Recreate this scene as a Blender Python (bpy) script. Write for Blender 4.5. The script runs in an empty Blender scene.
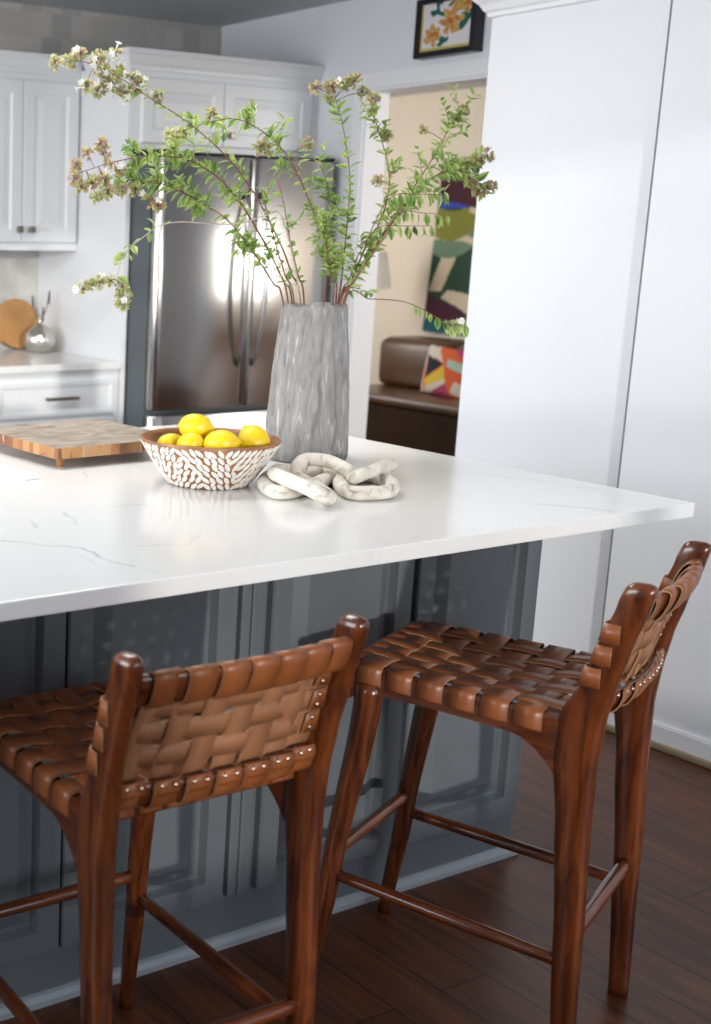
import bpy, bmesh, math, random
from mathutils import Vector, Matrix, noise
random.seed(7)
R = math.radians
SC = bpy.context.scene
COL = SC.collection

# ------------------------------------------------------------------ camera
CAMPOS = Vector((-2.492, -1.545, 1.428))
RIGHT = Vector((0.872, -0.488, 0.013)); DOWN = Vector((-0.087, -0.183, -0.979)); FWD = Vector((0.481, 0.853, -0.202))
FWD.normalize(); RIGHT = (RIGHT - FWD*RIGHT.dot(FWD)).normalized(); DOWN = FWD.cross(RIGHT).normalized()
FPX, PX, PY = 1286.32, 2.38, 501.85
cd = bpy.data.cameras.new('camera'); cam = bpy.data.objects.new('camera', cd); COL.objects.link(cam)
cam.matrix_world = Matrix(((RIGHT.x, -DOWN.x, -FWD.x, CAMPOS.x), (RIGHT.y, -DOWN.y, -FWD.y, CAMPOS.y), (RIGHT.z, -DOWN.z, -FWD.z, CAMPOS.z), (0, 0, 0, 1)))
cd.sensor_fit = 'HORIZONTAL'; cd.sensor_width = 36; cd.lens = FPX/711*36
cd.shift_x = (355.5-PX)/711; cd.shift_y = -(512-PY)/711
cd.clip_start = 0.05; cd.clip_end = 60
cd.dof.use_dof = True; cd.dof.focus_distance = 2.6; cd.dof.aperture_fstop = 6.0
SC.camera = cam

def ray(x, y):
    return RIGHT*((x-PX)/FPX) + DOWN*((y-PY)/FPX) + FWD
def atd(x, y, d):            # point seen at a pixel, d metres in front of the camera
    return CAMPOS + ray(x, y)*d

# ------------------------------------------------------------------ light
SC.view_settings.view_transform = 'Standard'; SC.view_settings.look = 'None'
SC.view_settings.gamma = 1; SC.view_settings.use_curve_mapping = False
SC.view_settings.exposure = 0.0
W = bpy.data.worlds.new('world'); SC.world = W; W.use_nodes = True
wn = W.node_tree; bg = wn.nodes['Background']
sky = wn.nodes.new('ShaderNodeTexSky'); sky.sky_type = 'NISHITA'; sky.sun_disc = False; sky.sun_elevation = R(40)
wn.links.new(sky.outputs[0], bg.inputs[0]); bg.inputs[1].default_value = 0.25

def area(name, loc, target, sx, sy, power, col=(1, 1, 1)):
    l = bpy.data.lights.new(name, 'AREA'); l.shape = 'RECTANGLE'; l.size = sx; l.size_y = sy; l.energy = power; l.color = col
    o = bpy.data.objects.new(name, l); COL.objects.link(o); o.location = loc
    o.rotation_euler = (Vector(target)-Vector(loc)).to_track_quat('-Z', 'Y').to_euler()
    return o
area('left_window_light', (-4.45, 1.3, 1.62), (0, 1.3, 1.2), 3.6, 1.35, 132, (0.95, 0.97, 1.0))
area('rear_window_light', (-.9, -4.35, 1.55), (-.9, 0, 1.0), 3.2, 1.6, 48, (0.95, 0.97, 1.0))
area('den_fill_light', (2.5, 6.1, 1.6), (4.5, 4.2, 1.2), 1.3, 1.5, 55, (1.0, 0.97, 0.95))  # added lamp brightening the cream den wall; the wall behind it has no window
area('den_front_window_light', (3.3, -0.4, 1.6), (3.6, 5, 1.2), 1.8, 1.5, 72, (1.0, 0.98, 0.96))
area('kitchen_fill_light', (-0.9, 1.4, 2.41), (-0.9, 1.4, 0), 1.6, 0.8, 38, (1.0, 0.98, 0.94))  # added overhead fill for countertop and cabinets; no fixture hangs there
sl = bpy.data.lights.new('sun', 'SUN'); sl.energy = 1.7; sl.angle = R(1.5); sl.color = (1, 0.96, 0.90)
so = bpy.data.objects.new('sun', sl); COL.objects.link(so)
so.rotation_euler = Vector((0.35, 1.0, -0.12)).to_track_quat('-Z', 'Y').to_euler()

# ------------------------------------------------------------------ materials
MAT = {}
def mat(name, col, rough=.5, metal=0, spec=.5, coat=0, **k):
    m = bpy.data.materials.new(name); m.use_nodes = True
    b = m.node_tree.nodes['Principled BSDF']
    b.inputs['Base Color'].default_value = (*col, 1); b.inputs['Roughness'].default_value = rough
    b.inputs['Metallic'].default_value = metal; b.inputs['Specular IOR Level'].default_value = spec
    b.inputs['Coat Weight'].default_value = coat
    MAT[name] = m
    return m
def N(m, t, **k):
    n = m.node_tree.nodes.new(t)
    for a, v in k.items(): setattr(n, a, v)
    return n
def Lk(m, a, b): m.node_tree.links.new(a, b)
def coords(m, scale=(1, 1, 1), rot=(0, 0, 0), kind='Object'):
    tc = N(m, 'ShaderNodeTexCoord'); mp = N(m, 'ShaderNodeMapping')
    mp.inputs['Scale'].default_value = scale; mp.inputs['Rotation'].default_value = rot
    Lk(m, tc.outputs[kind], mp.inputs[0]); return mp.outputs[0]
def ramp(m, fac, stops, interp='LINEAR'):
    r = N(m, 'ShaderNodeValToRGB'); cr = r.color_ramp; cr.interpolation = interp
    while len(cr.elements) < len(stops): cr.elements.new(.5)
    for e, (p, c) in zip(cr.elements, stops): e.position = p; e.color = (*c, 1)
    Lk(m, fac, r.inputs[0]); return r.outputs[0]
def bsdf(m): return m.node_tree.nodes['Principled BSDF']
def bump(m, h, strength=.3, dist=.002):
    b = N(m, 'ShaderNodeBump'); b.inputs['Strength'].default_value = strength; b.inputs['Distance'].default_value = dist
    Lk(m, h, b.inputs['Height']); Lk(m, b.outputs[0], bsdf(m).inputs['Normal'])
def noise_mat(name, stops, scale=(5, 5, 5), detail=4, rough=.5, bstr=0, bdist=.002, distortion=0, nscale=1, **k):
    m = mat(name, (1, 1, 1), rough, **k)
    n = N(m, 'ShaderNodeTexNoise'); n.inputs['Scale'].default_value = nscale; n.inputs['Detail'].default_value = detail
    n.inputs['Distortion'].default_value = distortion
    Lk(m, coords(m, scale), n.inputs['Vector'])
    Lk(m, ramp(m, n.outputs[0], stops), bsdf(m).inputs['Base Color'])
    if bstr: bump(m, n.outputs[0], bstr, bdist)
    return m

mat('wall_paint', (.715, .74, .785), .6)
mat('ceiling_paint', (.55, .56, .58), .8)
mat('cream_paint', (.74, .66, .54), .8)
mat('trim_white', (.78, .80, .83), .4)
mat('cabinet_white', (.74, .755, .775), .35)
mat('quarter_round', (.26, .21, .13), .5)
noise_mat('island_grey', [(0.3, (.120, .135, .145)), (0.7, (.134, .150, .161))], (6, 6, 6), rough=.34)
mat('knob_metal', (.26, .24, .21), .35, 1)
mat('black_frame', (.006, .007, .009), .3)
mat('fridge_grey', (.085, .100, .110), .5)
mat('gap_black', (.01, .01, .012), .7)
mat('rivet_metal', (.75, .55, .42), .22, 1)
mat('leather_edge', (.42, .24, .13), .7)
mat('mercury', (.62, .60, .54), .22, 1)
mat('reed', (.10, .085, .07), .7)
mat('lemon_tip', (.55, .42, .06), .5)
mat('paper', (.94, .94, .94), .6)
mat('island_trim', (.30, .32, .34), .4)
mat('lampshade', (.90, .86, .78), .8)
mat('glass_pane', (.9, .95, 1), .05)

# wood of the stools: long grain
def wood(name, a, b, scale, rough, coat, rot=(0, 0, 0)):
    m = mat(name, a, rough, coat=coat)
    n = N(m, 'ShaderNodeTexNoise'); n.inputs['Scale'].default_value = 1; n.inputs['Detail'].default_value = 6; n.inputs['Distortion'].default_value = .8
    Lk(m, coords(m, scale, rot), n.inputs['Vector'])
    Lk(m, ramp(m, n.outputs[0], [(.3, a), (.62, b), (.8, a)]), bsdf(m).inputs['Base Color'])
    bump(m, n.outputs[0], .08, .001)
    bsdf(m).inputs['Coat Roughness'].default_value = .12
    return m
wood('stool_wood', (.036, .007, .002), (.150, .036, .007), (45, 45, 6), .24, .35)
wood('stool_wood_side', (.036, .007, .002), (.150, .036, .007), (45, 6, 45), .24, .35)
wood('stool_wood_cross', (.036, .007, .002), (.150, .036, .007), (6, 45, 45), .24, .35)
noise_mat('leather', [(.3, (.20, .056, .016)), (.7, (.31, .098, .030))], (9, 9, 9), rough=.36, detail=5, bstr=.12, bdist=.001)
noise_mat('leather_back', [(.3, (.26, .105, .042)), (.7, (.34, .145, .064))], (14, 14, 14), rough=.62, detail=6, bstr=.2, bdist=.001)
noise_mat('sofa_leather', [(.3, (.065, .028, .010)), (.7, (.11, .052, .020))], (5, 5, 5), rough=.33)
noise_mat('sofa_base', [(.3, (.026, .013, .006)), (.7, (.042, .020, .009))], (5, 5, 5), rough=.8, spec=.15)

# stainless steel
m = mat('stainless', (.50, .49, .475), .2, 1)

mat('handle_steel', (.46, .45, .44), .22, 1)

# floor planks running away from the island front
m = mat('floor_wood', (.08, .03, .015), .36, spec=.35)
v = coords(m, (1, 1, 1), (0, 0, R(90)))
br = N(m, 'ShaderNodeTexBrick'); br.offset = .37; br.inputs['Scale'].default_value = 1
br.inputs['Brick Width'].default_value = 1.1; br.inputs['Row Height'].default_value = .125; br.inputs['Mortar Size'].default_value = .0022
br.inputs['Color1'].default_value = (.85, .85, .85, 1); br.inputs['Color2'].default_value = (1.25, 1.2, 1.15, 1); br.inputs['Mortar'].default_value = (.22, .2, .2, 1)
br.inputs['Bias'].default_value = 0
Lk(m, v, br.inputs['Vector'])
n = N(m, 'ShaderNodeTexNoise'); n.inputs['Scale'].default_value = 1; n.inputs['Detail'].default_value = 7; n.inputs['Distortion'].default_value = 1.2
Lk(m, coords(m, (26, 2.4, 1)), n.inputs['Vector'])
c = ramp(m, n.outputs[0], [(.25, (.038, .011, .005)), (.55, (.095, .030, .012)), (.8, (.150, .052, .022))])
mx = N(m, 'ShaderNodeMix', data_type='RGBA', blend_type='MULTIPLY'); mx.inputs[0].default_value = 1
Lk(m, c, mx.inputs[6]); Lk(m, br.outputs['Color'], mx.inputs[7]); Lk(m, mx.outputs[2], bsdf(m).inputs['Base Color'])
bump(m, br.outputs['Fac'], -.3, .001)

# zellige tile of the kitchen wall
m = mat('wall_tile', (.5, .48, .45), .28)
tc = N(m, 'ShaderNodeTexCoord'); sep = N(m, 'ShaderNodeSeparateXYZ'); cmb = N(m, 'ShaderNodeCombineXYZ')
Lk(m, tc.outputs['Object'], sep.inputs[0]); Lk(m, sep.outputs[0], cmb.inputs[0]); Lk(m, sep.outputs[2], cmb.inputs[1])
br = N(m, 'ShaderNodeTexBrick'); br.offset = .5; br.inputs['Scale'].default_value = 1
br.inputs['Brick Width'].default_value = .105; br.inputs['Row Height'].default_value = .105; br.inputs['Mortar Size'].default_value = .0015
br.inputs['Color1'].default_value = (.58, .56, .53, 1); br.inputs['Color2'].default_value = (.40, .39, .385, 1); br.inputs['Mortar'].default_value = (.5, .48, .45, 1)
Lk(m, cmb.outputs[0], br.inputs['Vector']); Lk(m, br.outputs['Color'], bsdf(m).inputs['Base Color'])
n = N(m, 'ShaderNodeTexNoise'); n.inputs['Scale'].default_value = 12; Lk(m, tc.outputs['Object'], n.inputs['Vector']); bump(m, n.outputs[0], .2, .01)

# quartz with grey veins that follow given lines on the slab
def vein_material(name, base, veins):
    m = mat(name, base, .16)
    g = N(m, 'ShaderNodeNewGeometry')
    nz = N(m, 'ShaderNodeTexNoise'); nz.inputs['Scale'].default_value = 22; nz.inputs['Detail'].default_value = 5
    Lk(m, g.outputs['Position'], nz.inputs['Vector'])
    s1 = N(m, 'ShaderNodeVectorMath', operation='SUBTRACT'); s1.inputs[1].default_value = (.5, .5, .5); Lk(m, nz.outputs['Color'], s1.inputs[0])
    s2 = N(m, 'ShaderNodeVectorMath', operation='SCALE'); s2.inputs['Scale'].default_value = .035; Lk(m, s1.outputs[0], s2.inputs[0])
    s3 = N(m, 'ShaderNodeVectorMath', operation='ADD'); Lk(m, s2.outputs[0], s3.inputs[0]); Lk(m, g.outputs['Position'], s3.inputs[1])
    s4 = N(m, 'ShaderNodeVectorMath', operation='MULTIPLY'); s4.inputs[1].default_value = (1, 1, 0); Lk(m, s3.outputs[0], s4.inputs[0])
    P = s4.outputs[0]; acc = None
    for pts, width, strength in veins:
        for a, b in zip(pts, pts[1:]):
            ax, ay = a; bx_, by = b; dx, dy = bx_-ax, by-ay; l2 = dx*dx+dy*dy
            pa = N(m, 'ShaderNodeVectorMath', operation='SUBTRACT'); pa.inputs[1].default_value = (ax, ay, 0); Lk(m, P, pa.inputs[0])
            dt = N(m, 'ShaderNodeVectorMath', operation='DOT_PRODUCT'); dt.inputs[1].default_value = (dx/l2, dy/l2, 0); Lk(m, pa.outputs[0], dt.inputs[0])
            cl = N(m, 'ShaderNodeClamp'); Lk(m, dt.outputs['Value'], cl.inputs[0])
            sc = N(m, 'ShaderNodeVectorMath', operation='SCALE'); sc.inputs[0].default_value = (dx, dy, 0); Lk(m, cl.outputs[0], sc.inputs['Scale'])
            ds = N(m, 'ShaderNodeVectorMath', operation='DISTANCE'); Lk(m, pa.outputs[0], ds.inputs[0]); Lk(m, sc.outputs[0], ds.inputs[1])
            mr = N(m, 'ShaderNodeMapRange'); mr.inputs[1].default_value = 0; mr.inputs[2].default_value = width; mr.inputs[3].default_value = strength; mr.inputs[4].default_value = 0
            Lk(m, ds.outputs['Value'], mr.inputs[0])
            if acc is None: acc = mr.outputs[0]
            else:
                mxx = N(m, 'ShaderNodeMath', operation='MAXIMUM'); Lk(m, acc, mxx.inputs[0]); Lk(m, mr.outputs[0], mxx.inputs[1]); acc = mxx.outputs[0]
    n2 = N(m, 'ShaderNodeTexNoise'); n2.inputs['Scale'].default_value = 9; n2.inputs['Detail'].default_value = 3; Lk(m, g.outputs['Position'], n2.inputs['Vector'])
    mr = N(m, 'ShaderNodeMapRange'); mr.inputs[1].default_value = .35; mr.inputs[2].default_value = .6; mr.inputs[3].default_value = .25; mr.inputs[4].default_value = 1; Lk(m, n2.outputs[0], mr.inputs[0])
    mu = N(m, 'ShaderNodeMath', operation='MULTIPLY'); Lk(m, acc, mu.inputs[0]); Lk(m, mr.outputs[0], mu.inputs[1])
    mx = N(m, 'ShaderNodeMix', data_type='RGBA'); mx.inputs[6].default_value = (*base, 1); mx.inputs[7].default_value = (.22, .23, .25, 1)
    Lk(m, mu.outputs[0], mx.inputs[0]); Lk(m, mx.outputs[2], bsdf(m).inputs['Base Color'])
    return m
def top_pt(x, y, z=.915):
    r = ray(x, y); t = (z-CAMPOS.z)/r.z; p = CAMPOS+r*t; return (p.x, p.y)
VEINS = [
    ([(-20, 538), (8, 541), (40, 545), (84, 548), (99, 557), (121, 565), (134, 566)], .005, .62),
    ([(111, 507), (144, 504)], .005, .40), ([(66, 512), (76, 525)], .006, .35), ([(33, 521), (36, 528)], .006, .3),
    ([(80, 556), (99, 566)], .004, .3), ([(136, 546), (187, 544), (197, 536)], .005, .35), ([(144, 569), (172, 574)], .005, .2),
    ([(66, 473), (83, 470), (88, 478)], .006, .3), ([(30, 492), (80, 495)], .006, .15),
    ([(483, 501), (525, 503), (587, 508), (618, 512)], .016, .26), ([(430, 470), (520, 478), (600, 490)], .014, .14),
    ([(225, 520), (300, 512), (380, 520)], .008, .10), ([(330, 560), (420, 535), (470, 530)], .008, .09)]
vein_material('quartz', (.80, .80, .795), [([top_pt(*p) for p in pts], w, s) for pts, w, s in VEINS])
noise_mat('counter_back', [(.4, (.70, .70, .69)), (.6, (.78, .78, .77))], (3, 3, 3), rough=.2)

# small object materials
m = mat('vase_stone', (.3, .3, .3), .85)
n = N(m, 'ShaderNodeTexNoise'); n.inputs['Scale'].default_value = 1; n.inputs['Detail'].default_value = 7; n.inputs['Distortion'].default_value = 1.0
Lk(m, coords(m, (58, 58, 13)), n.inputs['Vector'])
Lk(m, ramp(m, n.outputs[0], [(.30, (.16, .155, .15)), (.45, (.235, .23, .225)), (.62, (.30, .29, .285)), (.74, (.58, .555, .53))]), bsdf(m).inputs['Base Color'])
bump(m, n.outputs[0], .7, .005)
noise_mat('lemon', [(.3, (.80, .56, .010)), (.7, (.88, .66, .02))], (20, 20, 20), rough=.36, bstr=.35, bdist=.002, nscale=6)
noise_mat('bowl_wood', [(.3, (.24, .10, .035)), (.7, (.40, .19, .075))], (30, 30, 60), rough=.45)
noise_mat('bowl_chip', [(.3, (.74, .70, .64)), (.7, (.88, .86, .82))], (60, 60, 60), rough=.3)
noise_mat('chain_wood', [(.32, (.40, .35, .28)), (.43, (.72, .67, .58)), (.7, (.86, .82, .74))], (26, 26, 26), rough=.75, detail=6, bstr=.4, bdist=.003, distortion=1)
noise_mat('board_top', [(.3, (.15, .11, .08)), (.5, (.28, .23, .185)), (.7, (.38, .335, .29))], (9, 16, 9), rough=.55, detail=7, distortion=1.4)
m = mat('board_side', (.5, .3, .15), .5)
g = N(m, 'ShaderNodeTexVoronoi'); g.inputs['Scale'].default_value = 1; Lk(m, coords(m, (42, 42, 3)), g.inputs['Vector'])
Lk(m, ramp(m, g.outputs['Color'], [(.1, (.17, .07, .03)), (.35, (.34, .15, .06)), (.6, (.47, .25, .09)), (.85, (.50, .36, .24))]), bsdf(m).inputs['Base Color'])
noise_mat('round_board', [(.3, (.36, .17, .055)), (.7, (.48, .25, .09))], (4, 20, 4), rough=.5)
noise_mat('stem_red', [(.3, (.13, .04, .025)), (.7, (.22, .09, .05))], (40, 40, 40), rough=.6)
noise_mat('stem_pale', [(.3, (.36, .30, .24)), (.7, (.52, .46, .38))], (40, 40, 40), rough=.6)
def leafmat(name, a, b, tr):
    m = mat(name, a, .45)
    oi = N(m, 'ShaderNodeTexNoise'); oi.inputs['Scale'].default_value = 30; Lk(m, coords(m), oi.inputs['Vector'])
    c = ramp(m, oi.outputs[0], [(.35, a), (.65, b)])
    Lk(m, c, bsdf(m).inputs['Base Color'])
    t = N(m, 'ShaderNodeBsdfTranslucent'); Lk(m, c, t.inputs[0])
    mx = N(m, 'ShaderNodeMixShader'); mx.inputs[0].default_value = tr
    out = m.node_tree.nodes['Material Output']
    Lk(m, bsdf(m).outputs[0], mx.inputs[1]); Lk(m, t.outputs[0], mx.inputs[2]); Lk(m, mx.outputs[0], out.inputs[0])
leafmat('leaf', (.34, .47, .12), (.56, .70, .27), .45)
leafmat('leaf_dark', (.18, .32, .075), (.31, .47, .15), .4)
leafmat('calyx', (.58, .61, .28), (.72, .73, .42), .45)
leafmat('calyx_pink', (.60, .42, .28), (.72, .57, .38), .45)
leafmat('petal', (.90, .90, .86), (.95, .94, .92), .3)

# ------------------------------------------------------------------ helpers
def finish(name, bm, mats, parent=None, smooth=False, recalc=True):
    if recalc: bmesh.ops.recalc_face_normals(bm, faces=bm.faces)
    me = bpy.data.meshes.new(name); bm.to_mesh(me); bm.free()
    for x in (mats if isinstance(mats, (list, tuple)) else [mats]): me.materials.append(MAT[x])
    if smooth:
        for p in me.polygons: p.use_smooth = True
    o = bpy.data.objects.new(name, me); COL.objects.link(o)
    if parent: o.parent = parent
    return o
def tag(o, label, cat, group=None, kind=None):
    o['label'] = label; o['category'] = cat
    if group: o['group'] = group
    if kind: o['kind'] = kind
    return o
def thing(name, label, cat, loc=(0, 0, 0), rz=0, group=None):
    o = bpy.data.objects.new(name, None); COL.objects.link(o); o.location = loc; o.rotation_euler = (0, 0, rz)
    o.empty_display_size = .05
    return tag(o, label, cat, group)
def struct(o): o['kind'] = 'structure'; return o
def box(bm, x0, x1, y0, y1, z0, z1, bev=0, mi=0):
    vs = [bm.verts.new((x, y, z)) for x in (x0, x1) for y in (y0, y1) for z in (z0, z1)]
    fs = [(0, 1, 3, 2), (4, 6, 7, 5), (0, 4, 5, 1), (2, 3, 7, 6), (0, 2, 6, 4), (1, 5, 7, 3)]
    out = []
    for f in fs:
        q = bm.faces.new([vs[i] for i in f]); q.material_index = mi; out.append(q)
    if bev:
        es = list({e for f in out for e in f.edges})
        bmesh.ops.bevel(bm, geom=es, offset=bev, segments=2, affect='EDGES', profile=.6)
def boxo(name, dims, m, parent=None, bev=0):
    bm = bmesh.new(); box(bm, *dims, bev=bev); return finish(name, bm, m, parent)
def loft(bm, rings, close=True, cap=True, mi=0):
    vr = [[bm.verts.new(p) for p in r] for r in rings]
    n = len(rings[0])
    for a, b in zip(vr, vr[1:]):
        for i in range(n if close else n-1):
            j = (i+1) % n
            f = bm.faces.new((a[i], a[j], b[j], b[i])); f.material_index = mi; f.smooth = True
    if cap and close:
        f = bm.faces.new(vr[0][::-1]); f.material_index = mi
        f = bm.faces.new(vr[-1]); f.material_index = mi
    return vr
def catmull(pts, n=8):
    pts = [Vector(p) for p in pts]; out = []
    P = [pts[0]*2-pts[1]]+pts+[pts[-1]*2-pts[-2]]
    for i in range(1, len(P)-2):
        for k in range(n):
            t = k/n; a, b, c, d = P[i-1], P[i], P[i+1], P[i+2]
            out.append(.5*((2*b)+(-a+c)*t+(2*a-5*b+4*c-d)*t*t+(-a+3*b-3*c+d)*t**3))
    out.append(pts[-1]); return out
def tube(bm, pts, rad, seg=10, closed=False, mi=0, squash=None):
    pts = [Vector(p) for p in pts]; n = len(pts); rings = []
    up = None
    for i, p in enumerate(pts):
        if closed: t = pts[(i+1) % n]-pts[i-1]
        else: t = pts[min(i+1, n-1)]-pts[max(i-1, 0)]
        t.normalize()
        if up is None:
            up = Vector((0, 0, 1)) if abs(t.z) < .9 else Vector((1, 0, 0))
        s = t.cross(up).normalized(); up = s.cross(t).normalized()
        r = rad(i/(n-1)) if callable(rad) else rad
        rings.append([p+(s*math.cos(a)+up*math.sin(a))*r for a in [2*math.pi*k/seg for k in range(seg)]])
    if closed:
        vr = [[bm.verts.new(q) for q in r] for r in rings]
        for i in range(n):
            a, b = vr[i], vr[(i+1) % n]
            for k in range(seg):
                f = bm.faces.new((a[k], a[(k+1) % seg], b[(k+1) % seg], b[k])); f.smooth = True; f.material_index = mi
    else: loft(bm, rings, mi=mi)
def lathe(bm, prof, seg=48, fn=None, cx=0, cy=0, mi=0):
    rings = []
    for r, z in prof:
        rings.append([Vector((cx+r*math.cos(a), cy+r*math.sin(a), z)) for a in [2*math.pi*k/seg for k in range(seg)]])
    if fn: rings = [[fn(p) for p in r] for r in rings]
    return loft(bm, rings, mi=mi, cap=True)
def ringed(bm, x0, x1, z0, z1, y, rings, back):
    """front facing -Y: nested rectangles (inset, setback) then closed to plane y=back"""
    loops = []
    for ins, d in rings:
        loops.append([bm.verts.new(p) for p in ((x0+ins, y+d, z0+ins), (x1-ins, y+d, z0+ins), (x1-ins, y+d, z1-ins), (x0+ins, y+d, z1-ins))])
    bk = [bm.verts.new(p) for p in ((x0, back, z0), (x1, back, z0), (x1, back, z1), (x0, back, z1))]
    seq = [bk]+loops
    for a, b in zip(seq, seq[1:]):
        for i in range(4): bm.faces.new((a[i], a[(i+1) % 4], b[(i+1) % 4], b[i]))
    bm.faces.new(loops[-1]); bm.faces.new(bk[::-1])
RAISED = [(0, .004), (.003, 0), (.048, 0), (.051, .008), (.055, .017), (.064, .017), (.090, .004), (.094, .002)]
FLAT = [(0, .003), (.003, 0), (.016, 0), (.022, .002), (.030, .004), (.034, .004)]
SOFT = [(0, .003), (.003, 0), (.052, 0), (.056, .004), (.062, .007), (.068, .007), (.092, .002), (.096, .0015)]

# ------------------------------------------------------------------ setting
XW, XD, YB, CZ = .906, 1.65, 3.69, 2.44
struct(boxo('floor', (-4.6, 6.0, -4.5, 6.5, -.1, 0), 'floor_wood'))
struct(boxo('ceiling', (-4.6, 6.0, -4.5, 6.5, CZ, CZ+.1), 'ceiling_paint'))
struct(boxo('wall_back', (-4.6, XD, YB, YB+.12, 0, CZ), 'wall_tile'))
# right wall with doorway into the den, beyond the white partition
DY0, DY1, DZ = 1.66, 2.685, 2.06
bm = bmesh.new(); box(bm, XD, XD+.12, DY1, YB+.12, 0, CZ); box(bm, XD, XD+.12, 1.41, DY1, DZ, CZ); box(bm, XD, XD+.12, 1.41, DY0, 0, DZ)
struct(finish('wall_right', bm, 'wall_paint'))
bm = bmesh.new(); box(bm, XW, XD+.12, -4.5, .80, 0, CZ); struct(finish('wall_hall', bm, 'wall_paint'))
XP = XW+.018
bm = bmesh.new(); box(bm, XP, XD+.12, .8185, 1.424, 0, CZ); struct(finish('wall_partition', bm, 'wall_paint'))
# casing of the doorway
bm = bmesh.new()
CW = .062
box(bm, XD-.016, XD, DY1, DY1+CW, 0, DZ+CW); box(bm, XD-.016, XD, DY0-CW, DY1, DZ, DZ+CW); box(bm, XD-.016, XD, DY0-CW, DY0, 0, DZ)
box(bm, XD-.002, XD+.122, DY1-.010, DY1+.002, 0, DZ); box(bm, XD-.002, XD+.122, DY0-.002, DY0+.010, 0, DZ); box(bm, XD-.002, XD+.122, DY0+.010, DY1-.010, DZ-.010, DZ+.002)
struct(finish('trim_1', bm, 'trim_white'))
# crown of the partition (profile swept along Y with a return at its far end)
prof = [(0, 0), (.010, .004), (.012, .016), (.020, .022), (.030, .040), (.048, .058), (.052, .072), (.066, .078), (.070, .10), (.070, .14), (0, .14)]
bm = bmesh.new(); z0 = 2.118
rs = [[Vector((XP-p, -1.2, z0+q)) for p, q in prof], [Vector((XP-p, 1.424+p, z0+q)) for p, q in prof], [Vector((XD, 1.424+p, z0+q)) for p, q in prof]]
loft(bm, rs); struct(finish('trim_2', bm, 'trim_white', smooth=False))
for p in bpy.data.objects['trim_2'].data.polygons: p.use_smooth = False
# baseboards
def baseb(name, y0, y1, x):
    bm = bmesh.new(); box(bm, x-.014, x, y0, y1, .018, .068); box(bm, x-.010, x, y0, y1, .066, .074)
    struct(finish(name, bm, 'trim_white'))
baseb('baseboard_hall', -4.5, .80, XW); baseb('baseboard_partition', .80, 1.424, XP)
bm = bmesh.new(); box(bm, XW-.026, XW+.002, -4.5, .80, 0, .020, bev=.006); struct(finish('trim_3', bm, 'quarter_round'))
# outer walls with windows (the daylight comes through them)
bm = bmesh.new()
box(bm, -4.6, -4.5, -4.5, -.6, 0, CZ); box(bm, -4.6, -4.5, 3.2, YB+.12, 0, CZ); box(bm, -4.6, -4.5, -.6, 3.2, 0, .9); box(bm, -4.6, -4.5, -.6, 3.2, 2.3, CZ)
struct(finish('wall_left', bm, 'wall_paint'))
def window(n, axis, c, a0, a1, z0, z1):
    bm = bmesh.new()
    def b(u0, u1, w0, w1, t=.03):
        if axis == 'x': box(bm, c-t, c+t, u0, u1, w0, w1)
        else: box(bm, u0, u1, c-t, c+t, w0, w1)
    b(a0, a0+.06, z0, z1); b(a1-.06, a1, z0, z1); b(a0, a1, z0, z0+.06); b(a0, a1, z1-.06, z1)
    k = 3
    for i in range(1, k): u = a0+(a1-a0)*i/k; b(u-.035, u+.035, z0, z1, .025)
    b(a0, a1, (z0+z1)/2-.02, (z0+z1)/2+.02, .02)
    struct(finish('window_%d' % n, bm, 'trim_white'))
window(1, 'x', -4.55, -.6, 3.2, .9, 2.3)
# rear wall: window plus the glazed opening that lets the low sun in
bm = bmesh.new()
box(bm, -4.6, -3.0, -4.5, -4.4, 0, CZ); box(bm, .9, 2.0, -4.5, -4.4, 0, CZ); box(bm, -3.0, .9, -4.5, -4.4, 0, .68); box(bm, -3.0, .9, -4.5, -4.4, 2.4, CZ)
struct(finish('wall_rear', bm, 'wall_paint'))
window(2, 'y', -4.45, -3.0, .9, .68, 2.4)
# den beyond the doorway
bm = bmesh.new(); box(bm, 4.62, 4.74, -.6, 6.4, 0, CZ); struct(finish('wall_den', bm, 'cream_paint'))
bm = bmesh.new(); box(bm, XD+.12, 4.74, 6.28, 6.4, 0, CZ); struct(finish('wall_den_back', bm, 'cream_paint'))
bm = bmesh.new(); box(bm, XD+.12, 4.74, -.72, -.6, 0, CZ); struct(finish('wall_den_front', bm, 'cream_paint'))
bm = bmesh.new(); box(bm, 4.60, 4.62, -.6, 6.28, 0, .10); struct(finish('baseboard_den', bm, 'trim_white'))

# ------------------------------------------------------------------ kitchen island
IX0, IX1, IY0, IY1 = -3.0, -.032, .335, 1.25
isl = thing('kitchen_island', 'blue-grey panelled kitchen island base with raised-panel doors under the white top', 'kitchen island', (-1.4, .8, 0))
def rel(o, root):
    o.parent = root; o.matrix_parent_inverse = Matrix.Translation(-Vector(root.location)) if root.rotation_euler.z == 0 else (Matrix.Translation(root.location) @ Matrix.Rotation(root.rotation_euler.z, 4, 'Z')).inverted()
    return o
bm = bmesh.new(); box(bm, IX0, IX1, IY0, IY1, 0, .884)
rel(finish('cabinet_body', bm, 'island_grey'), isl)
for x0 in (-2.50, -2.11, -1.692, -1.302, -.828, -.428):
    w = .385
    bm = bmesh.new(); ringed(bm, x0, x0+w, .115, .865, IY0-.020, RAISED, IY0)
    rel(finish('door', bm, 'island_grey'), isl)
bm = bmesh.new(); box(bm, -.902, -.845, IY0-.014, IY0, .115, .880, bev=.003); box(bm, -.880, -.868, IY0-.020, IY0-.012, .115, .880, bev=.003)
rel(finish('filler_strip', bm, 'island_grey'), isl)
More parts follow.
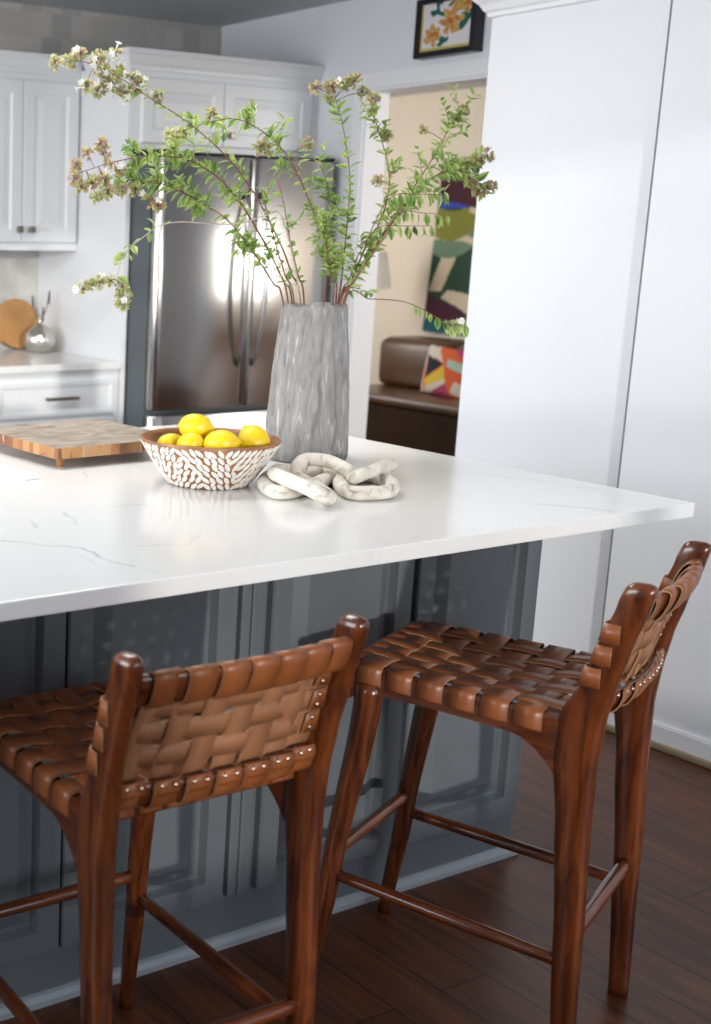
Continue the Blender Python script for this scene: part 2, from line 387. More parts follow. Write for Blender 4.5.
bm = bmesh.new(); box(bm, IX1-.002, IX1+.014, IY0+.07, IY1-.07, .12, .86, bev=.004); rel(finish('end_panel', bm, 'island_grey'), isl)
bm = bmesh.new()
pr = [(0, 0), (.016, 0), (.016, .012), (.010, .022), (.004, .026), (0, .026)]
loft(bm, [[Vector((IX0, IY0-p, q)) for p, q in pr], [Vector((IX1+p, IY0-p, q)) for p, q in pr], [Vector((IX1+p, IY1, q)) for p, q in pr]])
o = rel(finish('base_molding', bm, 'island_trim' if 'island_trim' in MAT else 'island_grey'), isl)
for p in o.data.polygons: p.use_smooth = False
bm = bmesh.new(); box(bm, -3.1, 0, 0, 1.35, .8855, .915, bev=.0025)
tag(finish('countertop', bm, 'quartz'), 'white quartz island countertop with thin grey veins, overhanging the stools', 'countertop')

# ------------------------------------------------------------------ kitchen wall units
def crown(name, x0, x1, y, z0, parent, ret_l=None, ret_r=None):
    pr = [(0, 0), (.006, .004), (.008, .018), (.016, .030), (.024, .050), (.028, .060), (.034, .066), (.034, .082), (0, .082)]
    rs = []
    if ret_l is not None: rs.append([Vector((x0-p, ret_l, z0+q)) for p, q in pr])
    rs.append([Vector((x0-(p if ret_l is not None else 0), y-p, z0+q)) for p, q in pr])
    rs.append([Vector((x1+(p if ret_r is not None else 0), y-p, z0+q)) for p, q in pr])
    if ret_r is not None: rs.append([Vector((x1+p, ret_r, z0+q)) for p, q in pr])
    bm = bmesh.new(); loft(bm, rs); o = finish(name, bm, 'cabinet_white')
    for p in o.data.polygons: p.use_smooth = False
    return rel(o, parent)
def knob(parent_door, x, y, z, root):
    bm = bmesh.new(); box(bm, x-.015, x+.015, y-.028, y-.016, z-.0135, z+.0135, bev=.004); box(bm, x-.006, x+.006, y-.018, y, z-.006, z+.006)
    o = finish('knob', bm, 'knob_metal'); o.parent = parent_door; return o
uc = thing('upper_cabinet', 'white two-door wall cabinet with small dark knobs, above the back counter', 'cabinet', (.33, 3.5, 1.37))
bm = bmesh.new(); box(bm, -.02, .630, 3.36, YB-.002, 1.39, 2.13); box(bm, -.03, .631, 3.352, 3.70-.014, 1.37, 1.392, bev=.004); rel(finish('cabinet_body', bm, 'cabinet_white'), uc)
crown('crown_molding', -.02, .630, 3.36, 2.10, uc)
for x0, x1, kx in ((.04, .341, .322), (.345, .62, .382)):
    bm = bmesh.new(); ringed(bm, x0, x1, 1.405, 2.075, 3.342, SOFT, 3.36)
    d = finish('door', bm, 'cabinet_white'); rel(d, uc); knob(d, kx, 3.342, 1.459, uc)
bc = thing('base_cabinet', 'white base cabinet with a wide drawer and bar handle, left of the fridge', 'cabinet', (.3, 3.3, 0))
bm = bmesh.new(); box(bm, -.06, .628, 2.998, YB-.002, .1, .884); box(bm, -.06, .628, 3.06, YB-.002, 0, .1); rel(finish('cabinet_body', bm, 'cabinet_white'), bc)
bm = bmesh.new(); ringed(bm, .03, .600, .695, .842, 2.980, FLAT, 2.998); d = rel(finish('drawer', bm, 'cabinet_white'), bc)
bm = bmesh.new(); box(bm, .25, .405, 2.944, 2.956, .766, .780, bev=.003)
for x in (.265, .39): box(bm, x-.006, x+.006, 2.955, 2.981, .768, .778)
o = finish('handle', bm, 'knob_metal'); o.parent = d
for x0 in (.03, .317):
    bm = bmesh.new(); ringed(bm, x0, x0+.283, .115, .680, 2.980, RAISED, 2.998); rel(finish('door', bm, 'cabinet_white'), bc)
bm = bmesh.new(); box(bm, -.10, .629, 2.970, YB-.002, .8855, .915, bev=.003)
tag(finish('countertop', bm, 'counter_back'), 'pale stone counter against the tiled wall, under the wall cabinet', 'countertop')
fe = thing('fridge_enclosure', 'white surround with cabinet doors above the refrigerator', 'cabinet', (1.14, 3.3, 0))
bm = bmesh.new(); box(bm, .632, .654, 2.985, YB-.002, 0, 2.13); rel(finish('side_panel', bm, 'cabinet_white'), fe)
bm = bmesh.new(); box(bm, 1.625, XD-.001, 2.985, YB-.002, 0, 2.13); rel(finish('side_panel', bm, 'cabinet_white'), fe)
bm = bmesh.new(); box(bm, .655, 1.624, 2.985, YB-.004, 1.79, 2.13); rel(finish('cabinet_body', bm, 'cabinet_white'), fe)
crown('crown_molding', .632, XD-.002, 2.985, 2.10, fe, ret_l=3.30)
for x0, x1, kx in ((.69, 1.110, 1.078), (1.114, 1.60, 1.146)):
    bm = bmesh.new(); ringed(bm, x0, x1, 1.815, 2.075, 2.967, SOFT, 2.985)
    d = finish('door', bm, 'cabinet_white'); rel(d, fe); knob(d, kx, 2.967, 1.862, fe)

# refrigerator
fr = thing('refrigerator', 'stainless steel french-door refrigerator with dark grey sides', 'refrigerator', (1.14, 3.2, 0))
FX0, FX1, FY = .664, 1.612, 2.86
bm = bmesh.new(); box(bm, FX0, FX1, FY, 3.60, .03, 1.765, bev=.004); box(bm, FX0+.03, FX1-.03, FY+.05, 3.55, 0, .03); rel(finish('fridge_body', bm, 'fridge_grey'), fr)
def fdoor(name, x0, x1, z0, z1):
    bm = bmesh.new(); rings = []; n = 28; xm, hw = (FX0+FX1)/2, (FX1-FX0)/2
    pts = []
    for i in range(n+1):
        x = x0+(x1-x0)*i/n; u = (x-x0)/(x1-x0)
        e = min(x-x0, x1-x, .018)/.018; rr = .018*(1-math.sqrt(max(0, 1-(1-e)**2)))
        y = 2.800-.026*(1-((x-xm)/hw)**2)-.006*(1-(2*u-1)**2)+rr
        pts.append((x, y))
    prof = [Vector((x, y, 0)) for x, y in pts]+[Vector((x1, FY-.008, 0)), Vector((x0, FY-.008, 0))]
    for z in (z0, z0+.006, z1-.006, z1): rings.append([Vector((p.x, p.y+(.004 if z in (z0, z1) and i <= n else 0), z)) for i, p in enumerate(prof)])
    loft(bm, rings)
    o = finish(name, bm, 'stainless')
    return rel(o, fr)
xm = 1.124
dl = fdoor('fridge_door', FX0+.002, xm-.003, .722, 1.762)
dr = fdoor('fridge_door', xm+.003, FX1-.002, .722, 1.762)
dw = fdoor('freezer_drawer', FX0+.002, FX1-.002, .09, .700)
def fhandle(x, door, lean):
    bm = bmesh.new(); pts = []
    for i in range(25):
        t = i/24; z = .90+.72*t; o_ = math.sin(math.pi*t)**.55
        pts.append((x+lean*(.014*math.sin(math.pi*t)), 2.772-.052*o_, z))
    tube(bm, pts, lambda t: .0085+.004*math.sin(math.pi*t), 12)
    o = finish('handle', bm, 'handle_steel', smooth=True); o.parent = door; o.matrix_parent_inverse = Matrix.Identity(4)
    return o
fhandle(xm-.040, dl, -1); fhandle(xm+.040, dr, 1)
bm = bmesh.new(); pts = [(FX0+.1+(FX1-FX0-.2)*i/20, 2.768-.05*math.sin(math.pi*i/20)**.5, .625) for i in range(21)]; tube(bm, pts, .011, 12)
o = finish('handle', bm, 'handle_steel', smooth=True); o.parent = dw
for hx in (FX0+.045, FX1-.045):
    bm = bmesh.new(); box(bm, hx-.035, hx+.035, 2.80, 2.93, 1.7645, 1.782, bev=.004); rel(finish('hinge_cover', bm, 'gap_black'), fr)

# ------------------------------------------------------------------ things in the den and on the walls
so_ = thing('sofa', 'brown leather sofa seen through the doorway', 'sofa', (4.0, 4.1, 0), R(0))
SX0 = 3.70
def cushion(bm, x0, x1, y0, y1, z0, z1, r=.05, mi=0):
    box(bm, x0, x1, y0, y1, z0, z1, bev=0, mi=mi)
    bmesh.ops.bevel(bm, geom=list(bm.edges), offset=r, segments=5, affect='EDGES', profile=.5)
bm = bmesh.new(); cushion(bm, 3.60, 4.50, 2.9, 4.86, .05, .41, .02); rel(finish('sofa_base', bm, 'sofa_base', smooth=False), so_)
bm = bmesh.new(); cushion(bm, 3.58, 4.30, 2.9, 4.87, .412, .475, .025); rel(finish('seat_cushion', bm, 'sofa_leather', smooth=True), so_)
for y0, y1 in ((4.22, 4.86), (3.56, 4.215), (2.9, 3.555)):
    bm = bmesh.new(); cushion(bm, 4.02, 4.40, y0, y1, .47, .80, .065); rel(finish('back_cushion', bm, 'sofa_leather', smooth=True), so_)
for x in (3.66, 4.42):
    for y in (2.98, 4.78):
        bm = bmesh.new(); box(bm, x-.03, x+.03, y-.03, y+.03, 0, .055); rel(finish('leg', bm, 'black_frame'), so_)

# patterned surfaces: a grid of faces coloured by what shape covers them
def inpoly(x, y, poly):
    c = False; j = len(poly)-1
    for i in range(len(poly)):
        (xi, yi), (xj, yj) = poly[i], poly[j]
        if (yi > y) != (yj > y) and x < (xj-xi)*(y-yi)/(yj-yi)+xi: c = not c
        j = i
    return c
for nm, c in dict(p_cream=(.62, .56, .46), p_orange=(.62, .11, .03), p_black=(.015, .018, .025), p_yellow=(.66, .45, .05), p_magenta=(.42, .05, .13), p_mint=(.35, .50, .42), p_white=(.78, .76, .70),
                  t_green=(.018, .055, .030), t_teal=(.012, .11, .14), t_wine=(.060, .012, .025), t_olive=(.20, .20, .035), t_cream=(.58, .48, .34), t_blue=(.03, .06, .36), t_sage=(.14, .22, .14), t_moss=(.10, .17, .05),
                  f_paper=(.66, .64, .66), f_gold=(.52, .30, .10), f_rust=(.42, .12, .03), f_leaf=(.01, .10, .085), f_ochre=(.50, .42, .12)).items():
    mat(nm, c, .9)
def grid(nu, nv, fn, matfn, mats, name, thick=None):
    bm = bmesh.new(); V = [[bm.verts.new(fn(i/nu, j/nv, 0)) for j in range(nv+1)] for i in range(nu+1)]
    B = [[bm.verts.new(fn(i/nu, j/nv, 1)) for j in range(nv+1)] for i in range(nu+1)]
    for i in range(nu):
        for j in range(nv):
            f = bm.faces.new((V[i][j], V[i+1][j], V[i+1][j+1], V[i][j+1])); f.material_index = matfn((i+.5)/nu, (j+.5)/nv); f.smooth = True
            f = bm.faces.new((B[i][j], B[i][j+1], B[i+1][j+1], B[i+1][j])); f.material_index = matfn((i+.5)/nu, (j+.5)/nv); f.smooth = True
    for i in range(nu):
        bm.faces.new((V[i][0], B[i][0], B[i+1][0], V[i+1][0])); bm.faces.new((V[i][nv], V[i+1][nv], B[i+1][nv], B[i][nv]))
    for j in range(nv):
        bm.faces.new((V[0][j], V[0][j+1], B[0][j+1], B[0][j])); bm.faces.new((V[nu][j], B[nu][j], B[nu][j+1], V[nu][j+1]))
    return finish(name, bm, mats)
# cushion on the sofa (u to the right, v up)
PM = ['p_cream', 'p_orange', 'p_black', 'p_yellow', 'p_magenta', 'p_mint', 'p_white']
def pcol(u, v):
    if u < .09: return 6
    if inpoly(u, v, [(.09, 1), (.16, 1), (.30, .72), (.10, .80)]): return 0
    if inpoly(u, v, [(.10, .82), (.52, .66), (.14, .30)]): return 2
    if inpoly(u, v, [(.30, 1), (.52, .68), (.22, .80), (.10, .98)]): return 0
    if inpoly(u, v, [(.54, .64), (.14, .28), (.16, .12), (.62, .36)]): return 3
    if inpoly(u, v, [(.16, .12), (.62, .36), (.66, .28), (.26, 0), (.14, 0)]): return 0
    if inpoly(u, v, [(.26, 0), (.66, .28), (.78, 0)]): return 4
    if inpoly(u, v, [(.60, .78), (.60, .62), (1, .52), (1, .72)]): return 5
    if inpoly(u, v, [(.62, 1), (1, .76), (1, 1)]): return 4
    if inpoly(u, v, [(.78, .10), (.85, .35), (1, .30), (1, .05)]): return 0
    return 1
def pfn(u, v, s):
    e = (1-(2*u-1)**4)*(1-(2*v-1)**4)
    t = .05*max(e, 0)**.5
    k = 1-.04*(1-abs(2*v-1))*0
    return Vector(((-t if s == 0 else t), -(u-.5)*.36*k, (v-.5)*.30))
o = grid(60, 60, pfn, pcol, PM, 'throw_pillow')
o.location = (3.93, 4.16, .626); o.rotation_euler = (R(3), R(8), R(-4))
tag(o, 'square pillow with orange, black, yellow and pink patches, on the leather sofa', 'pillow')

# woven hanging on the den wall
TM = ['t_green', 't_teal', 't_wine', 't_olive', 't_cream', 't_blue', 't_sage', 't_moss']
def tcol(u, v):   # v from bottom
    w = v+.035*math.sin(u*9)-.05*u
    if w > .90: return 7
    if inpoly(u, v, [(.0, .84), (.0, .97), (.25, .97), (.42, .80), (.55, .70), (.1, .76)]): return 2
    if inpoly(u, v, [(.25, .92), (.7, .90), (1, .84), (1, .66), (.55, .78)]): return 1 if v < .87 else 4
    if inpoly(u, v, [(.0, .72), (.35, .72), (.33, .80), (.05, .82)]): return 5
    if inpoly(u, v, [(.35, .79), (.62, .78), (.9, .66), (.62, .64), (.33, .70)]): return 4
    if w > .56 and w < .73: return 3
    if inpoly(u, v, [(0, .57), (.25, .58), (.8, .48), (.8, .44), (.3, .53), (0, .54)]): return 4
    if w > .46 and w <= .56: return 6
    if inpoly(u, v, [(.02, .24), (.14, .24), (.24, .46), (.12, .47)]): return 4
    if inpoly(u, v, [(.42, .24), (.75, .26), (.72, .46), (.4, .48)]): return 1
    if inpoly(u, v, [(.7, .36), (1, .36), (1, .50), (.75, .48)]): return 2
    if inpoly(u, v, [(.15, .20), (.4, .12), (.8, .14), (.95, .20), (.5, .22), (.2, .25)]): return 4
    if inpoly(u, v, [(0, .08), (.45, .06), (.3, .16), (0, .22)]): return 2
    if v < .07 and u < .4: return 1
    if v < .12 and u > .4: return 3
    return 0
def tfn(u, v, s):
    wd = .74+.16*(1-v)
    return Vector((4.585-.02*math.sin(u*14+v*2)*(1-v*.5)-(.012 if s == 0 else 0), 4.905+.075*(1-v)**1.6-u*wd, .815+1.17*v))
tag(grid(80, 150, tfn, tcol, TM, 'wall_hanging'), 'colourful hanging textile in green, teal, wine and cream on the cream wall', 'textile')
# lampshade standing left of the sofa
lp = thing('floor_lamp', 'cream lampshade half hidden by the door casing, beside the sofa', 'lamp', (4.2, 5.12, 0))
bm = bmesh.new(); loft(bm, [[Vector((r*math.cos(a), r*math.sin(a), z)) for a in [2*math.pi*k/32 for k in range(32)]] for r, z in ((.13, 1.11), (.085, 1.36), (.082, 1.36), (.127, 1.11))], cap=False)
finish('lamp_shade', bm, 'lampshade', lp, recalc=False)
bm = bmesh.new(); tube(bm, [(0, 0, .02), (0, 0, 1.3)], .009, 10); finish('pole', bm, 'black_frame', lp)
bm = bmesh.new(); lathe(bm, [(.12, 0), (.12, .015), (.02, .03)], 32); finish('base', bm, 'black_frame', lp)

# framed flower picture over the doorway
pf = thing('framed_picture', 'black deep-framed picture of golden flowers above the doorway', 'picture', (XD, 2.29, 2.29))
y0, y1, zz0, zz1 = 2.088, 2.390, 2.148, 2.372; xf = XD-.055; fw = .022
bm = bmesh.new()
box(bm, xf, XD-.001, y0, y0+fw, zz0, zz1); box(bm, xf, XD-.001, y1-fw, y1, zz0, zz1); box(bm, xf, XD-.001, y0+fw, y1-fw, zz0, zz0+fw); box(bm, xf, XD-.001, y0+fw, y1-fw, zz1-fw, zz1)
rel(finish('frame', bm, 'black_frame'), pf)
FM = ['f_paper', 'f_gold', 'f_rust', 'f_leaf', 'f_ochre']
FL = [(.58, .58, .30), (.24, .34, .24), (.90, .92, .24), (.68, .90, .16)]
LV = [((.25, .80), (.36, .99), .055), ((.20, .80), (.42, .76), .05), ((.52, .92), (.74, 1.0), .06), ((.78, .42), (.98, .72), .075), ((.36, .12), (.52, .24), .07), ((.82, .50), (.84, .76), .05)]
def fcol(u, v):
    w = noise.noise(Vector((u*9, v*9, 3)))*.07; u2, v2 = u+w, v+noise.noise(Vector((u*9, v*9, 8)))*.07
    for cx, cy, r in FL:
        dx, dy = (u2-cx)*1.3, v2-cy; d = math.hypot(dx, dy); a = math.atan2(dy, dx)
        rr = r*(.55+.45*abs(math.cos(3*a+cx*5)))
        if d < r*.20: return 2
        if d < rr: return 2 if noise.noise(Vector((u*26, v*26, cx))) > .22 else (4 if noise.noise(Vector((u*20, v*20, 9+cx))) > .25 else 1)
    for (ax, ay), (bx_, by), w in LV:
        dx, dy = bx_-ax, by-ay; t = max(0, min(1, ((u2-ax)*dx+(v2-ay)*dy)/(dx*dx+dy*dy)))
        if math.hypot(u2-ax-dx*t, v2-ay-dy*t) < w*(.6+.4*math.sin(math.pi*t)): return 3
    if u < .035 or v < .07 or u > .97: return 4
    return 0
g = grid(90, 70, lambda u, v, s: Vector((xf+.012+s*.004, y1-fw-u*(y1-y0-2*fw), zz0+fw+v*(zz1-zz0-2*fw))), fcol, FM, 'flower_print')
rel(g, pf)

# ------------------------------------------------------------------ back counter decor
o = thing('round_board', 'round wooden board with a handle leaning on the tiled wall', 'cutting board', (.505, YB-.06, .915))
bm = bmesh.new(); out = []
for k in range(72):
    a = 2*math.pi*k/72; out.append((.115*math.cos(a), .118+.115*math.sin(a)))
ha = R(205); hp = []
pts = []
for (x, z) in out:
    a = math.atan2(z-.118, x)
    da = (a-ha+math.pi) % (2*math.pi)-math.pi
    r = .115
    if abs(da) < R(13): r = .195-.02*(da/R(13))**2
    elif abs(da) < R(24): r = .115+.02*(1-(abs(da)-R(13))/R(11))**2
    pts.append((r*math.cos(a), .118+r*math.sin(a)))
bm2 = bmesh.new(); loft(bm2, [[Vector((x, t, z)) for x, z in pts] for t in (-.009, .009)]); bm.free()
b_ = finish('board_plate', bm2, 'round_board', o); b_.rotation_euler = (R(-14), 0, 0); b_.location = (0, -.004, .004)
for p in b_.data.polygons: p.use_smooth = False
o['label'] = 'round wooden board with a side handle leaning on the tiled wall'
sv = thing('bud_vase', 'round silver bud vase with thin twigs, in front of the round board', 'vase', (.525, 3.480, .915)); sv.scale = (1.16, 1.16, 1.16)
bm = bmesh.new(); lathe(bm, [(.03, 0), (.047, .008), (.060, .028), (.064, .048), (.060, .070), (.045, .092), (.022, .106), (.010, .112), (.009, .130), (.012, .134), (.007, .134), (.006, .11)], 40)
finish('vase_body', bm, 'mercury', sv, smooth=True)
for i, (dx, h, dy) in enumerate(((-.035, .255, .01), (.045, .275, 0), (.010, .20, -.01))):
    bm = bmesh.new(); tube(bm, catmull([(0, 0, .06), (dx*.2, dy, .14), (dx*.7, dy, .20), (dx, dy, h)], 5), .0022, 6)
    tube(bm, [(dx, dy, h-.06), (dx*1.05, dy, h)], .0035, 6)
    tag(rel(finish('dry_twig', bm, 'reed'), thing('twig_tmp', '', '')) if False else finish('dry_twig', bm, 'reed'), ['dark dry twig leaning left in the silver bud vase', 'dark dry twig leaning right in the silver bud vase, the tallest', 'short dark dry twig in the middle of the silver bud vase'][i], 'twig', 'dry twigs in the silver bud vase').location = sv.location

# ------------------------------------------------------------------ things on the island
CT = .915
# end-grain board on feet
def board():
    A = Vector(top_pt(57, 448.5, .963)); B = Vector(top_pt(152, 437, .963)); D = Vector(top_pt(4, 433, .963))
    ex = (B-A).normalized(); ey = Vector((-ex.y, ex.x))
    ang = math.atan2(ex.y, ex.x); L = .372; Wd = .365; ang = R(2.2)
    r = thing('cutting_board', 'thick end-grain butcher block board on small feet, beside the lemon bowl', 'cutting board', (A.x, A.y, CT), ang)
    bm = bmesh.new(); box(bm, 0, L, 0, Wd, .0215, .048, bev=.003)
    for f in bm.faces:
        f.material_index = 0 if f.calc_center_median().z > .0475 else 1
    finish('board_block', bm, ['board_top', 'board_side'], r)
    for x in (.03, L-.03):
        for y in (.03, Wd-.03):
            bm = bmesh.new(); lathe(bm, [(.0065, 0), (.008, .002), (.012, .021), (.012, .0222)], 16, cx=x, cy=y); finish('foot', bm, 'bowl_wood', r, smooth=True)
    return r
board()
# paper corner at the left of the frame
pp = [top_pt(*p) for p in ((-60, 446), (41.5, 479), (25, 480.8), (-70, 466))]
bm = bmesh.new(); loft(bm, [[Vector((x, y, CT+z)) for x, y in pp] for z in (0.0005, .006)]); o = finish('folded_paper', bm, 'paper')
for p in o.data.polygons: p.use_smooth = False
tag(o, 'white folded paper lying on the countertop at the left edge, before the board', 'paper')

# bowl
bc_ = Vector((-.774, .604))
bl = thing('bowl', 'wooden bowl covered in white leaf-shaped chips, holding lemons', 'bowl', (bc_.x, bc_.y, CT))
RB, RT, HB = .080, .150, .098
def bprof(t): return RB+(RT-RB)*(t**.80), HB*t
bm = bmesh.new()
outer = [(.001, 0), (RB*.9, 0)]+[bprof(i/12) for i in range(13)]
inner = [(r-.007, z+(.001 if i == 12 else 0)) for i, (r, z) in list(enumerate([bprof(i/12) for i in range(13)]))[::-1] if z > .008]+[(.001, .010)]
lathe(bm, outer+[(RT-.003, HB+.002)]+inner, 64); finish('bowl_body', bm, 'bowl_wood', bl, smooth=True)
bm = bmesh.new(); rows = 6
for r_ in range(rows):
    t0 = .09+r_*.155
    rr, z = bprof(t0); n = int(2*math.pi*rr/.0142)
    for k in range(n):
        a = 2*math.pi*(k+.5*(r_ % 2))/n+random.uniform(-.02, .02)
        rad, zz = bprof(min(.97, t0+random.uniform(-.012, .012)))
        r2, z2 = bprof(t0+.05)
        up = Vector((math.cos(a)*(r2-rad), math.sin(a)*(r2-rad), z2-zz)).normalized()
        tan = Vector((-math.sin(a), math.cos(a), 0)); nor = tan.cross(up)
        tl = R(random.uniform(24, 46))*(1 if math.sin(a*4.0+r_*.3) > -.15 else -1)
        u = up*math.cos(tl)+tan*math.sin(tl); w = tan*math.cos(tl)-up*math.sin(tl)
        c = Vector((math.cos(a)*rad, math.sin(a)*rad, zz)); L, Wd = .0120, .0050
        ringpts = []
        for q in range(10):
            b = 2*math.pi*q/10; x = math.cos(b); y = math.sin(b)*(1-.25*abs(x)**2)
            ringpts.append((x, y))
        loft(bm, [[c+u*(x*L*s)+w*(y*Wd*s)+nor*h for x, y in ringpts] for s, h in ((1, -.001), (1, .0010), (.8, .0016))])
finish('inlay_chips', bm, 'bowl_chip', bl)
# lemons
def lemon(x, y, z, rad, ln, dirv, label):
    bm = bmesh.new(); prof = []
    n = 22
    for i in range(n+1):
        t = -1+2*i/n; r = rad*math.sqrt(max(0, 1-t*t))**.92
        zt = t*ln*.86
        if t > .90: zt += (t-.90)*ln*1.6
        if t < -.93: zt -= (-.93-t)*ln*.8
        prof.append((max(r, .0006), zt))
    lathe(bm, prof, 32)
    o = finish('lemon', bm, 'lemon', smooth=True)
    o.location = (x, y, z); o.rotation_euler = Vector(dirv).to_track_quat('Z', 'Y').to_euler()
    return tag(o, label, 'lemon', 'lemons in the inlaid bowl')
def lem(px, py, d, rad, ln, scr, label):
    p = atd(px, py, d); v = RIGHT*scr[0]-DOWN*scr[1]+FWD*scr[2]
    lemon(p.x, p.y, p.z, rad, ln, v, label)
lem(195.5, 427.0, 2.72, .0285, .041, (1, -.15, -.3), 'lemon on top of the pile in the bowl')
lem(221, 443.5, 2.66, .0285, .041, (1, .05, -.35), 'front middle lemon in the bowl, nearest the rim')
lem(254, 441.5, 2.715, .0325, .041, (-.4, .7, .3), 'lemon at the right side of the bowl, against the rim')
lem(190, 445, 2.69, .0260, .035, (.5, .3, -.6), 'lemon under the top one in the bowl, left of the front middle one')
lem(171, 444.5, 2.75, .0240, .036, (1, .1, .3), 'small lemon lowest at the left side of the bowl')

# vase
VC = Vector((-.361, .756)); VH = .367
va = thing('vase', 'tall rough grey bark-textured vase on the island top holding leafy branches', 'vase', (VC.x, VC.y, CT))
def vfn(p):
    a = math.atan2(p.y, p.x); r = math.hypot(p.x, p.y)
    if r < .004: return p
    k = noise.noise(Vector((math.cos(a)*3.0, math.sin(a)*3.0, p.z*5)))*.0035+noise.noise(Vector((math.cos(a)*11, math.sin(a)*11, p.z*16+4)))*.0030+noise.noise(Vector((math.cos(a)*24, math.sin(a)*24, p.z*40)))*.0014
    f = (r+k)/r; return Vector((p.x*f, p.y*f, p.z+(noise.noise(Vector((math.cos(a)*2, math.sin(a)*2, 9)))*.006 if p.z > VH-.02 else 0)))
prof = [(.002, 0), (.085, 0), (.0935, .004)]
for i in range(1, 40):
    t = i/39; r = .0970+.0035*math.sin(min(1, t*3)*math.pi/2)-.0285*t**1.4
    prof.append((r, .004+(VH-.004)*t))
prof += [(.066, VH+.001), (.062, VH-.012), (.064, VH-.12), (.07, .06), (.002, .05)]
bm = bmesh.new(); lathe(bm, prof, 110, vfn); finish('vase_body', bm, 'vase_stone', va, smooth=True)

# wooden chain: five rounded links lying in a loose heap
def link(pts, r, label):
    P = []
    for x, y, z in pts: a = top_pt(x, y, CT+z); P.append(Vector((a[0], a[1], CT+z)))
    n = len(P); out = []
    for i in range(n):
        a, b, c, d = P[i-1], P[i], P[(i+1) % n], P[(i+2) % n]
        for k in range(8):
            t = k/8; out.append(.5*((2*b)+(-a+c)*t+(2*a-5*b+4*c-d)*t*t+(-a+3*b-3*c+d)*t**3))
    c0 = sum(P, Vector())/n; c0.z = CT
    bm = bmesh.new(); tube(bm, [p-c0 for p in out], r, 16, closed=True)
    for v in bm.verts: v.co += Vector((1, 1, .4))*noise.noise(v.co*34+c0)*.0022
    o = finish('chain_link', bm, 'chain_wood', smooth=True); o.location = c0
    tag(o, label, 'wooden chain link', 'interlocked links of the pale wooden chain')
RL = .0148
link([(264, 482, .0155), (276, 492, .0155), (297, 490, .0155), (320, 482, .0155), (333, 475, .0155), (327, 470, .0155), (305, 471, .0155), (279, 473, .0155)], RL, 'leftmost pale wooden chain link, lying flat beside the bowl')
link([(275, 474, .042), (298, 484, .040), (319, 493, .031), (329, 498, .0165), (320, 490, .0155), (300, 479, .0155), (282, 471, .024)], RL, 'pale wooden chain link leaning over the leftmost one, its near end towards us')
link([(297, 468, .036), (306, 460, .050), (327, 461, .053), (346, 470, .040), (352, 480, .020), (341, 476, .0155), (323, 471, .0155), (305, 472, .020)], RL, 'middle pale wooden chain link, arching highest in front of the vase')
link([(340, 484, .0155), (350, 492, .0155), (371, 493, .0155), (390, 491, .0155), (391, 484, .0155), (378, 477, .0155), (360, 475, .0155), (345, 478, .0155)], RL, 'flat pale wooden chain link at the right front of the heap')
link([(353, 478, .034), (372, 471, .042), (388, 465, .036), (391, 466, .018), (378, 471, .0155), (362, 475, .0155)], RL*.92, 'rearmost pale wooden chain link, pointing away to the right')

# ------------------------------------------------------------------ branches in the vase
def leaf(bm, p, d, nrm, L, Wd, mi, fold=.25, curl=.2):
    d = d.normalized(); s = d.cross(nrm)
    if s.length < 1e-4: s = d.cross(Vector((0.3, .5, .8)))
    s.normalize(); nn = s.cross(d).normalized()
    st = [(0, .0), (.18, .62), (.42, 1), (.68, .72), (.88, .28), (1, 0)]
    mid = []; le = []; ri = []
    for t, w in st:
        c = p+d*(t*L)-nn*(curl*L*t*t)
        mid.append(bm.verts.new(c))
        if 0 < t < 1:
            le.append(bm.verts.new(c+s*(w*Wd)+nn*(w*Wd*fold))); ri.append(bm.verts.new(c-s*(w*Wd)+nn*(w*Wd*fold)))
    for side in (le, ri):
        fs = [(mid[0], mid[1], side[0])]+[(mid[i+1], mid[i+2], side[i+1], side[i]) for i in range(3)]+[(mid[4], mid[5], side[3])]
        for f in fs:
            q = bm.faces.new(f); q.material_index = mi; q.smooth = True
def rv(): return Vector((random.gauss(0, 1), random.gauss(0, 1), random.gauss(0, 1))).normalized()
def floret(bm, p, d, size, mi):
    for k in range(5):
        a = 2*math.pi*k/5+random.random(); s = d.orthogonal().normalized(); t = d.cross(s)
        dd = (d*.75+(s*math.cos(a)+t*math.sin(a))*.65)
        leaf(bm, p, dd, d, size, size*.24, mi, .1, -.1)
def whiteflower(bm, p, d, size):
    s = d.orthogonal().normalized(); t = d.cross(s)
    tube(bm, [p-d*size*.3, p+d*size*.9], lambda u: size*(.06+.12*u), 6, mi=2)
    for k in range(5):
        a = 2*math.pi*k/5; dd = (d*.3+(s*math.cos(a)+t*math.sin(a)))
        leaf(bm, p+d*size*.85, dd, d, size*.62, size*.26, 2, .1, .2)
GB = 'flowering branches standing in the grey vase'
